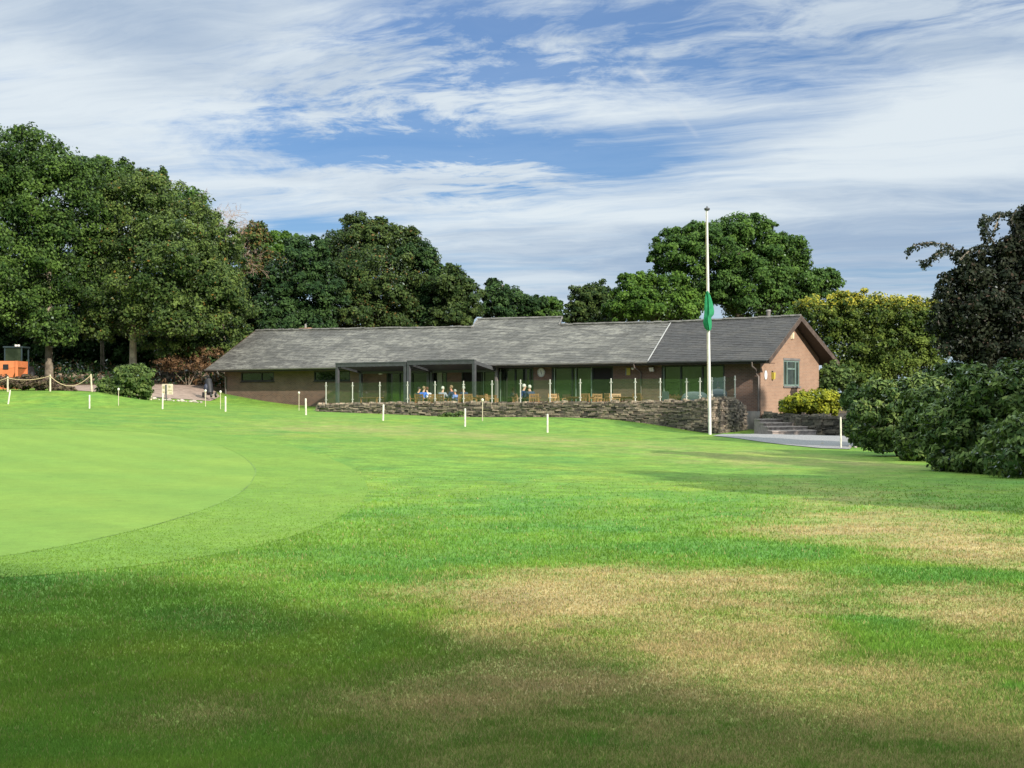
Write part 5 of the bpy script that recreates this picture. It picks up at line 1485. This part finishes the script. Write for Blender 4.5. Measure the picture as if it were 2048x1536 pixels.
tree('evergreen_tree', 'very dark evergreen left of the tallest tree behind the roof', 590, 117, [(590,540,55,60),(620,500,40,30),(560,610,55,60),(640,590,60,70),(600,650,80,40)], M_DEEP, 22000, .2, .3, seed=17)
tree('evergreen_tree', 'tallest dark green tree behind the left half of the roof', 735, 122, [(715,455,34,34),(745,475,50,40),(700,500,60,45),(790,500,55,45),(820,480,22,26),(760,560,90,70,-2),(680,570,60,60,-2),(830,560,60,70),(850,610,50,55),(720,630,80,45,-3),(800,640,60,40,-2)], M_DEEP2, 52000, .19, .34, seed=18, turn=lambda P, rg: np.where(rg.random(len(P)) < .03, 1.0, 0.0))
tree('evergreen_tree', 'dark green shoulder tree right of the tallest one', 860, 121, [(840,530,45,50),(870,590,40,55),(850,640,50,40)], M_DEEP, 15000, .19, .3, seed=19)
tree('leafy_tree', 'rounded mid green tree sloping down behind the roof step', 915, 119, [(900,570,40,42),(930,600,38,42),(905,635,50,30),(905,545,18,18)], M_DEEP2, 15000, .19, .3, seed=20)
tree('leafy_tree', 'small dark tree directly behind the raised roof section', 1005, 124, [(995,590,32,28),(1030,605,40,26),(985,570,14,14),(1070,615,36,24),(1000,625,40,25)], M_DEEP, 14000, .19, .25, seed=21)
tree('leafy_tree', 'low green tree at the right end of the raised roof section', 1098, 124, [(1090,612,26,20),(1110,620,16,20),(1080,632,30,16)], M_ASH, 6000, .19, .2, seed=22)
tree('leafy_tree', 'greyish green tree just right of the sky gap over the roof', 1185, 116, [(1165,600,30,32),(1195,590,32,28),(1215,610,40,36),(1150,630,30,24),(1200,640,50,24)], M_DEEP2, 14000, .19, .25, seed=23)
tree('leafy_tree', 'bright green rounded tree left of the flagpole', 1310, 110, [(1270,590,45,38),(1340,580,42,36),(1320,620,80,30),(1380,610,36,36),(1245,620,36,28),(1290,560,24,18)], M_FRESH, 24000, .18, .25, seed=24)
tree('leafy_tree', 'largest spreading green tree behind the flagpole and dark roof', 1480, 112, [(1440,500,75,50),(1490,460,52,32),(1360,505,60,42),(1345,470,26,14),(1310,515,18,14),(1400,460,35,20),(1560,520,62,50),(1590,560,65,45),(1640,570,45,34),(1655,555,24,20),(1500,560,80,55),(1420,570,70,50),(1570,490,40,22),(1530,610,90,35)], M_ASH, 56000, .19, .36, seed=25)
tree('hazel_tree', 'wide yellow-topped bushy tree behind the gable end', 1740, 90, [(1650,640,60,48),(1720,625,70,42),(1790,630,60,40),(1850,640,50,40),(1700,700,80,60),(1790,710,80,60),(1860,700,50,60),(1720,760,90,40),(1620,615,34,22,1),(1690,600,40,18)], M_YELG, 62000, .14, .2, seed=26, flat=.35, clump=.22, fill=.32, turn=lambda P, rg: np.clip((P[:, 2]-5.6)/2.2, 0, 1)*rg.uniform(.35, 1.3, len(P)))
tree('copper_beech', 'dark purple copper beech with drooping branches at the right edge', 2040, 50, [(2030,600,90,110),(1960,590,75,90),(2070,500,70,80),(1930,650,60,80),(2040,700,100,70),(1980,710,60,45),(2075,440,50,45),(1925,690,40,40),(2010,520,45,40),(2090,620,70,100),(1880,640,28,40)], M_COPPER, 75000, .07, .35, seed=27, turn=lambda P, rg: np.where(rg.random(len(P)) < .06, 1.0, .0), cat='tree', fill=.4)

# drooping sprays of the copper beech
def sprays():
    beech = bpy.data.objects['copper_beech']
    org = beech.location; rg = np.random.default_rng(5); P = []; tb = MB()
    paths = [[(1960,560),(1930,520),(1900,490),(1860,485),(1828,490),(1812,505)],[(1930,530),(1895,500),(1870,510),(1848,530),(1842,520)],[(1950,560),(1905,540),(1885,560),(1870,590),(1862,605)],
             [(1990,520),(1965,470),(1975,440),(2000,425),(2020,430)],[(1995,500),(1975,465),(1962,450),(1968,430)],[(1985,470),(2000,430),(2020,424)],[(1920,520),(1940,500),(1965,490),(1985,500)],[(1900,495),(1880,500),(1862,518)],[(1940,560),(1915,560),(1895,585),(1888,620)],[(2030,470),(2022,440),(2035,415)]]
    for q in paths:
        pts = [at(px, py, 50 + rg.uniform(-1, 1)) for px, py in q]
        tb.tube([p-org for p in pts], [.035]+[.02]*(len(pts)-2)+[.008], 5)
        for a, b in zip(pts, pts[1:]):
            for k in range(int((b-a).length*95)):
                c = a.lerp(b, rg.random()); P.append((c.x+rg.normal(0, .05), c.y+rg.normal(0, .12), c.z-abs(rg.normal(0, .09))+.03))
    tb.build('drooping_branches', M_BARK, beech)
    P = np.array(P); k = len(P); N = rg.normal(size=(k, 3)); N /= np.linalg.norm(N, axis=1)[:, None]
    X = np.cross(N, rg.normal(size=(k, 3))); X /= np.linalg.norm(X, axis=1)[:, None]; Y = np.cross(N, X); s = .06*rg.uniform(.6, 1.2, k)[:, None]
    Q = np.stack([P-X*s, P-Y*s*.6, P+X*s, P+Y*s*.6], 1) - np.array(org)[None, None]
    np_mesh('drooping_leaves', Q.reshape(-1, 3), np.arange(4*k).reshape(-1, 4), M_COPPER, {'tint': ('FACE', rg.random(k)), 'turn': ('FACE', np.zeros(k))}, beech)
sprays()
# the bare, brown-twigged tree among the oaks
def bare_tree():
    d = 114; px = 450; x = (px-CX)/F*d; base = Vector((x, d, tz(x, d)))
    root = empty('bare_tree', base); tag(root, 'bare brown-twigged tree showing above the big oak', 'tree', TG)
    rg = random.Random(8); mb = MB(); tw = MB()
    top = at(440, 530, d)
    mb.tube([Vector((0, 0, -.3)), (top-base)*.5, top-base], [.28, .2, .12], 8); mb.build('trunk', M_BARK, root)
    def grow(p, dr, L, r, n):
        q = p; pts = [p]; dd = dr.copy()
        for k in range(6):
            dd = (dd + Vector((rg.uniform(-.25, .25), rg.uniform(-.25, .25), rg.uniform(-.22, .16)))).normalized(); q = q + dd*L/6; pts.append(q)
        tw.tube([w-base for w in pts], [max(.008, r*(1-.14*k)) for k in range(7)], 3, False)
        if n > 0:
            for _ in range((4, 4, 5)[n-1]): grow(pts[rg.randint(2, 6)], (dd + Vector((rg.uniform(-.9, .9), rg.uniform(-.7, .7), rg.uniform(-.6, .6)))).normalized(), L*.46, r*.55, n-1)
    for tgt in [(398,415),(412,400),(430,396),(446,404),(462,412),(474,426),(484,446),(490,468),(420,425),(440,425),(460,440),(500,490),(515,505)]:
        e = at(tgt[0], tgt[1], d+rg.uniform(-2, 2)); v = e-top; grow(top, v.normalized(), v.length*.8, .03, 3)
    tw.build('twigs', M_TWIG, root)
bare_tree()

# dense wood behind, low shaded shrubs that close the view under the oaks
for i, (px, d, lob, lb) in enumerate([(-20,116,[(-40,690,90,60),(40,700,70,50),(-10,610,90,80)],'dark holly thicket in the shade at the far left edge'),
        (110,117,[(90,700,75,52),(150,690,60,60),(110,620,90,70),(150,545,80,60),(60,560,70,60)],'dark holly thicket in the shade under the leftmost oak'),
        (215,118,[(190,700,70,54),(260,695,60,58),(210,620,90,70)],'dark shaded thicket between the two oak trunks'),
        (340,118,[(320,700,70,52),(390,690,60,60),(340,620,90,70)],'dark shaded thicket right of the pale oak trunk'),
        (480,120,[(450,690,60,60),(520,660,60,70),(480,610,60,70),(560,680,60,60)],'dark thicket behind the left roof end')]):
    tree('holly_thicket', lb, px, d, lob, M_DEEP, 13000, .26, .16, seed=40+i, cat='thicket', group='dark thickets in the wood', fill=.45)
def shrub(name, label, px, d, lob, mat, n, size, seed, group=None, cat='shrub', stems=True, dz=0, **kw):
    x = (px-CX)/F*d; base = Vector((x, d, tz(x, d)+dz)); root = empty(name, base); tag(root, label, cat, group)
    lobes = [(at(q[0], q[1], d+(q[4] if len(q) > 4 else 0)), q[2]/F*d, q[2]/F*d*.9, q[3]/F*d) for q in lob]
    rg = random.Random(seed); mb = MB()
    for l in lobes:
        c = Vector(l[0])-base; mb.tube([Vector((rg.uniform(-.1, .1), rg.uniform(-.1, .1), -.15)), c*.5, c], [.03, .02, .008], 6)
    mb.build('stems', M_BARK, root)
    crown_mesh('foliage', lobes, n, size, mat, root, base, seed, **kw)
    return root
shrub('round_bush', 'round green bush at the lawn edge in front of the pale oak trunk', 255, 92.5, [(270,752,36,24),(240,770,34,22),(275,780,30,20),(215,775,22,18),(250,745,30,16),(285,765,22,26),(225,788,24,12)], M_BUSH, 15000, .10, 51)
for i, (px, lob, lb) in enumerate([(10,[(0,764,26,14),(25,768,20,12)],'low brown heather clump nearest the left edge'),(75,[(65,764,26,15),(90,770,22,12)],'low brown heather clump between the two left rope posts'),(125,[(120,776,18,8),(138,779,14,6)],'low brown heather clump under the sagging rope'),(45,[(45,768,20,13)],'small heather clump in front of the orange skip')]):
    shrub('heather_clump', lb, px, 94.5, lob, M_HEATH, 3500, .07, 60+i, 'low heather clumps at the crest of the lawn', 'heather', turn=lambda P, rg: rg.random(len(P))*.9)
shrub('golden_shrub', 'bright yellow-green domed shrub at the foot of the gable', 1625, 71.5, [(1632,797,36,22),(1660,800,24,20),(1600,805,34,18),(1640,815,40,16),(1580,815,22,12)], M_GOLD, 17000, .062, 52, dz=.6, flat=.5)
shrub('dark_undershrub', 'dark small-leaved bush left of the golden shrub', 1578, 72.2, [(1572,812,16,12),(1585,822,18,8)], M_BUSH, 3500, .055, 53, dz=.6)
HG = 'hedge shrubs along the right of the lawn'
shrub('rhododendron', 'large glossy rhododendron nearest the camera at the right edge', 1985, 36, [(1990,790,95,60),(1910,850,70,75),(2050,850,100,95),(1960,910,90,45),(2090,780,90,70),(1890,900,45,42),(2080,930,90,40),(1960,850,70,80),(2045,885,75,60,-2.5),(2060,925,80,40,-3.5),(1995,915,70,34,-1.5),(1930,925,50,22,-.5)], M_RHODO, 40000, .085, 54, HG, turn=lambda P, rg: np.where(rg.random(len(P)) < .07, .9, 0), flat=.5, fill=.34, aspect=.42, clump=.2)
shrub('rhododendron', 'mid-row rhododendron behind the largest one, with a sunlit crest', 1800, 46, [(1790,800,62,40),(1840,790,60,38),(1750,840,50,50),(1820,860,70,48),(1880,800,50,50),(1770,880,48,28),(1850,895,60,22),(1845,880,45,42,-3),(1855,830,50,50,-3),(1840,905,40,24,-3)], M_RHODO, 30000, .088, 55, HG, turn=lambda P, rg: np.where(rg.random(len(P)) < .06, .9, 0), flat=.5, fill=.34, aspect=.42, clump=.2)
shrub('laurel_shrub', 'bluish dark laurel at the far end of the hedge by the stake', 1722, 54, [(1722,810,36,38),(1715,855,28,36),(1750,800,36,34),(1730,880,30,16)], M_RHODO2, 14000, .08, 56, HG, fill=.34, clump=.22)
shrub('laurel_shrub', 'dark laurel bank rising behind the rhododendrons', 1930, 52, [(1900,760,60,32),(1960,752,60,30),(2030,745,60,32),(1990,790,90,40),(2090,750,60,40)], M_RHODO2, 16000, .09, 57, HG, fill=.34)
shrub('garden_laurel', 'pale-leaved laurel beside the right corner of the gable wall', 1665, 80, [(1665,755,22,30),(1690,760,26,26),(1655,780,18,16)], M_BUSH, 6500, .085, 58)
# bracken and undergrowth below the oaks
def undergrowth():
    rg = np.random.default_rng(77); k = 26000
    px = rg.uniform(-60, 520, k); d = rg.uniform(104.5, 122, k)
    x = (px-CX)/F*d; z = terrain(x, d)
    den = _nz(x, d, .45, 71); keep = den + rg.normal(0, .3, k) > -.1
    x, d, z, den = x[keep], d[keep], z[keep], den[keep]; k = len(x)
    hz = np.abs(rg.normal(0, .55, k))*(.6+.6*np.clip(den+.3, 0, 1.2))
    P = np.stack([x, d, z+hz], -1)
    N = rg.normal(size=(k, 3)); N[:, 2] += .6; N /= np.linalg.norm(N, axis=1)[:, None]
    X = np.cross(N, rg.normal(size=(k, 3))); X /= np.linalg.norm(X, axis=1)[:, None]; Y = np.cross(N, X); s = .17*rg.uniform(.5, 1.3, k)[:, None]
    Q = np.stack([P-X*s, P-Y*s*.4, P+X*s, P+Y*s*.4], 1)
    pxx = x/d*F+CX
    br = (rg.random(k) < np.where(pxx > 290, .62, .22))
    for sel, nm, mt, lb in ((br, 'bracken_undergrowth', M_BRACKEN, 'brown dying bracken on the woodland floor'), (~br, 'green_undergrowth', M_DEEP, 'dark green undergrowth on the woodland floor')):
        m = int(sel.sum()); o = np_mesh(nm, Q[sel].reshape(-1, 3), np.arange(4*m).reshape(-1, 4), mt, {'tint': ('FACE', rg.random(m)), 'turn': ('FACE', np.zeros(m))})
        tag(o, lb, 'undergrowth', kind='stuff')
undergrowth()
shrub('bracken_clump', 'rust-brown bracken fronds spilling beside the left roof end', 375, 104.5, [(365,722,50,12),(412,706,34,14),(340,735,26,10),(400,733,34,9),(385,698,16,8)], M_BRACKEN, 4200, .10, 59, aspect=.3)
# weeds along the foot of the terrace wall
shrub('weed_clump', 'small clump of weeds and pale flowers at the foot of the terrace wall', 905, 81.3, [(900,830,14,5),(918,828,9,6),(885,832,9,4)], M_BUSH, 900, .05, 61)

# trees behind the photographer: their shade falls over the near lawn
def shade_tree(name, label, x, y, lobes, n, size, seed):
    z = tz(x, y); base = Vector((x, y, z)); root = empty(name, base); tag(root, label, 'tree', 'trees behind the viewpoint')
    L = [(Vector((x+a, y+b, z+c)), r, r, r*.8) for a, b, c, r in lobes]
    trunk_mesh(root, base, base+Vector((0, 0, max(l[2] for l in lobes))), .3, L, M_BARK, seed)
    crown_mesh('crown', L, n, size, M_ASH, root, base, seed)
def shade_lobes(trunk, spots):
    # a crown lobe for each patch of shade on the lawn: (x, y of the patch, height, radius), set back along the sun's direction
    out = []
    for px_, py_, h, r in spots:
        t = h*math.cos(SUN_EL)/math.sin(SUN_EL); out.append((px_+math.sin(SUN_AZ)*t-trunk[0], py_+math.cos(SUN_AZ)*t-trunk[1], h, r))
    return out
for trunk, spots, n, lb, sd in [
        ((20, -26), [(-3.7,10.6,21,2.5),(-6.6,12.0,20,2.4),(-5.2,9.2,18,2.6),(-8.6,12.6,18,2.2),(-5.0,11.6,23,1.2)], 15000, 'broad leafy tree far behind the camera, casting the shade on the left lawn', 81),
        ((24, -33), [(-.9,7.3,22,2.2),(-3.3,6.4,20,2.5),(.4,5.0,18,2.4),(-2.2,9.0,24,1.5)], 15000, 'tallest leafy tree behind the camera, right of the broad one', 82),
        ((28, -35), [(1.9,4.6,19,1.7),(1.2,6.7,21,1.2)], 4500, 'leafy tree behind the camera, furthest right of the three', 83),
        ((15.4, 15.6), [(7.4,27.0,7.0,1.7),(4.6,30.6,8.6,1.3),(9.8,24.6,6.2,1.7),(6.0,24.4,5.6,.8),(9.4,29.0,8.0,1.8),(3.4,33.2,9.4,.8),(11.0,27.0,6.8,1.6),(4.8,27.6,6.5,1.1),(7.4,23.4,5.4,1.2),(8.8,31.6,8.2,1.6),(6.6,31.0,8.4,1.4)], 44000, 'small leafy tree beside the hedge, outside the right of the view', 84),
        ((17.2, 28.0), [(7.4,42.5,7.6,1.5),(9.4,39.0,7.0,1.9),(5.4,45.0,8.2,1.0),(10.2,35.0,6.4,1.7),(8.6,34.0,7.8,1.3),(9.8,45.0,8.0,1.6)], 24000, 'second small leafy tree beside the hedge, outside the right of the view', 85)]:
    shade_tree('shade_tree', lb, trunk[0], trunk[1], [(a_, b_, c_-tz(*trunk), r_) for a_, b_, c_, r_ in shade_lobes(trunk, spots)], n, .13 if trunk[1] < 0 else .15, sd)

shade_tree('shade_tree', 'tall leafy tree beyond the copper beech, just out of view on the right', 24, 55, [(-2,-1,12.8,2.0),(-1.7,-.5,10.8,2.0),(-3.2,1,7.2,1.5),(2.6,1,14.6,2.2),(.2,.5,15.6,1.6)], 16000, .14, 86)

# ------------------------------------------------------------------ orange skip, tractor, golf trolley
def skip():
    d = 97.5; x0 = (-70-CX)/F*d; x1 = (37-CX)/F*d; zt = EYE+(HY-722)/F*d
    xb = (25-CX)/F*d; zb = tz(xb, d)
    r = empty('orange_skip', (xb, d, zb)); tag(r, 'orange metal skip at the far left edge of the lawn', 'skip')
    h = zt-zb; a, b = x0-xb, x1-xb; w = 1.7
    mb = MB()
    mb.hexa([(a, 0, .0), (b-.75, 0, .0), (b-.75, w, .0), (a, w, .0), (a, -.08, h*.62), (b-.04, -.08, h*.80), (b-.04, w+.08, h*.80), (a, w+.08, h*.62)])
    mb.build('tub', M_ORANGE, r)
    mb = MB(); mb.hexa([(a, -.10, h*.60), (b, -.10, h*.78), (b, -.04, h*.78), (a, -.04, h*.60), (a, -.10, h), (b, -.10, h), (b, -.04, h), (a, -.04, h)])
    mb.box(a, b, w+.04, w+.10, h*.55, h); mb.box(b-.06, b, -.038, w+.038, h*.78, h); mb.build('side_panel', M_ORANGE, r)
    mb = MB(); mb.box(b-.16, b+.005, -.16, -.102, 0, h*1.005); mb.build('corner_post', M_ORANGE, r)
    mb = MB(); mb.box(b-.16, b+.005, w+.102, w+.16, 0, h*1.005); mb.build('corner_post', M_ORANGE, r)
    mb = MB(); xa = (7-CX)/F*d-xb; xc = (18-CX)/F*d-xb; mb.box(xa, xc, -.115, -.102, h*.70, h*.88); mb.build('name_plate', M_BLACK, r)
skip()
def tractor():
    d = 101.5; x = (32-CX)/F*d; z = tz(x, d); zt = EYE+(HY-693)/F*d
    r = empty('tractor', (x, d, z)); tag(r, 'dark small tractor with glazed cab parked in the shade behind the orange skip', 'tractor')
    h = zt-z; M = plain('dark_blue_green_paint', (.02, .035, .04), .5)
    mb = MB(); mb.box(-.45, .45, -1.9, -.6, .6, 1.15); mb.box(-.38, .38, -1.92, -1.901, .65, 1.1); mb.build('bonnet', M, r)
    mb = MB(); mb.box(-.6, .6, -.6, .9, .5, 1.0); mb.build('body', M, r)
    c = MB()
    for a in (-.55, .55):
        for b in (-.55, .85): c.box(a-.04, a+.04, b-.04, b+.04, 1.0, h-.1)
    c.box(-.65, .65, -.65, .95, h-.1, h); co = c.build('cab', M, r)
    g = MB(); g.box(-.51, .51, -.56, -.545, 1.05, h-.12); g.build('windscreen', M_GLASS, co)
    for a in (.22, .4):
        l = MB(); l.box(a-.07, a+.07, -.72, -.652, h-.02, h+.1); l.build('work_lamp', M_CLOCK, co)
    for a, b, rr in ((-.75, .5, .65), (.75, .5, .65), (-.6, -1.5, .42), (.6, -1.5, .42)):
        w = MB(); w.smooth = True; w.tube([(a-.15, b, rr), (a+.15, b, rr)], rr, 20); wo = w.build('wheel', M_BLACK, r)
        w = MB(); w.tube([(a-.16, b, rr), (a+.16, b, rr)], rr*.5, 14); w.build('rim', M_METAL_DK, wo)
tractor()
def trolley():
    d = 98; x = (418-CX)/F*d; zb = EYE+(HY-784)/F*d
    z = max(tz(x, d), zb-.35) if abs(tz(x, d)-zb) < .5 else tz(x, d)
    r = empty('golf_trolley', (x, d, z)); tag(r, 'black three-wheeled golf trolley parked at the left end of the clubhouse', 'golf trolley')
    for a, b, rr in ((-.38, .1, .17), (.42, .1, .17), (.25, -.55, .14)):
        w = MB(); w.smooth = True; w.tube([(a-.05, b, rr), (a+.05, b, rr)], rr, 18); wo = w.build('wheel', M_BLACK, r)
        w = MB(); w.tube([(a-.055, b, rr), (a+.055, b, rr)], rr*.45, 10); w.build('rim', M_STEEL, wo)
    mb = MB(); mb.tube([(-.36, .1, .17), (.4, .1, .17)], .025, 6); mb.tube([(.25, -.55, .16), (.02, .1, .25), (-.12, .45, .75)], .03, 6); mb.build('frame', M_STEEL, r)
    mb = MB(); mb.tube([(-.12, .45, .75), (-.25, .75, 1.0), (-.42, .8, 1.02)], .025, 6); mb.build('handle', M_BLACK, r)
    g = empty('golf_bag', (x, d, z)); tag(g, 'black golf bag with clubs strapped on the trolley', 'golf bag')
    p0, p1 = Vector((.12, -.26, .24)), Vector((-.08, .14, 1.12))
    mb = MB(); mb.smooth = True; mb.tube([p0, p0.lerp(p1, .5), p1], [.21, .25, .23], 14); mb.build('bag', M_BLACK, g)
    mb = MB(); mb.smooth = True; c = p0.lerp(p1, .42); mb.ball(c+Vector((-.18, -.16, .0)), .18, 10, 7, (.8, .7, 1.5)); mb.build('pocket', plain('navy_bag_pocket', (.03, .035, .06), .6), g)
    mb = MB(); ax = (p1-p0).normalized()
    for k in range(7):
        a = k*.9; off = Vector((math.cos(a)*.09, math.sin(a)*.07, 0)); e = p1+off+ax*(.22+.05*(k % 3)); mb.tube([p1+off, e], .008, 5); mb.ball(e, .045, 7, 5, (1.3, .7, .7))
    mb.build('clubs', M_BLACK, g)
trolley()
print('done')
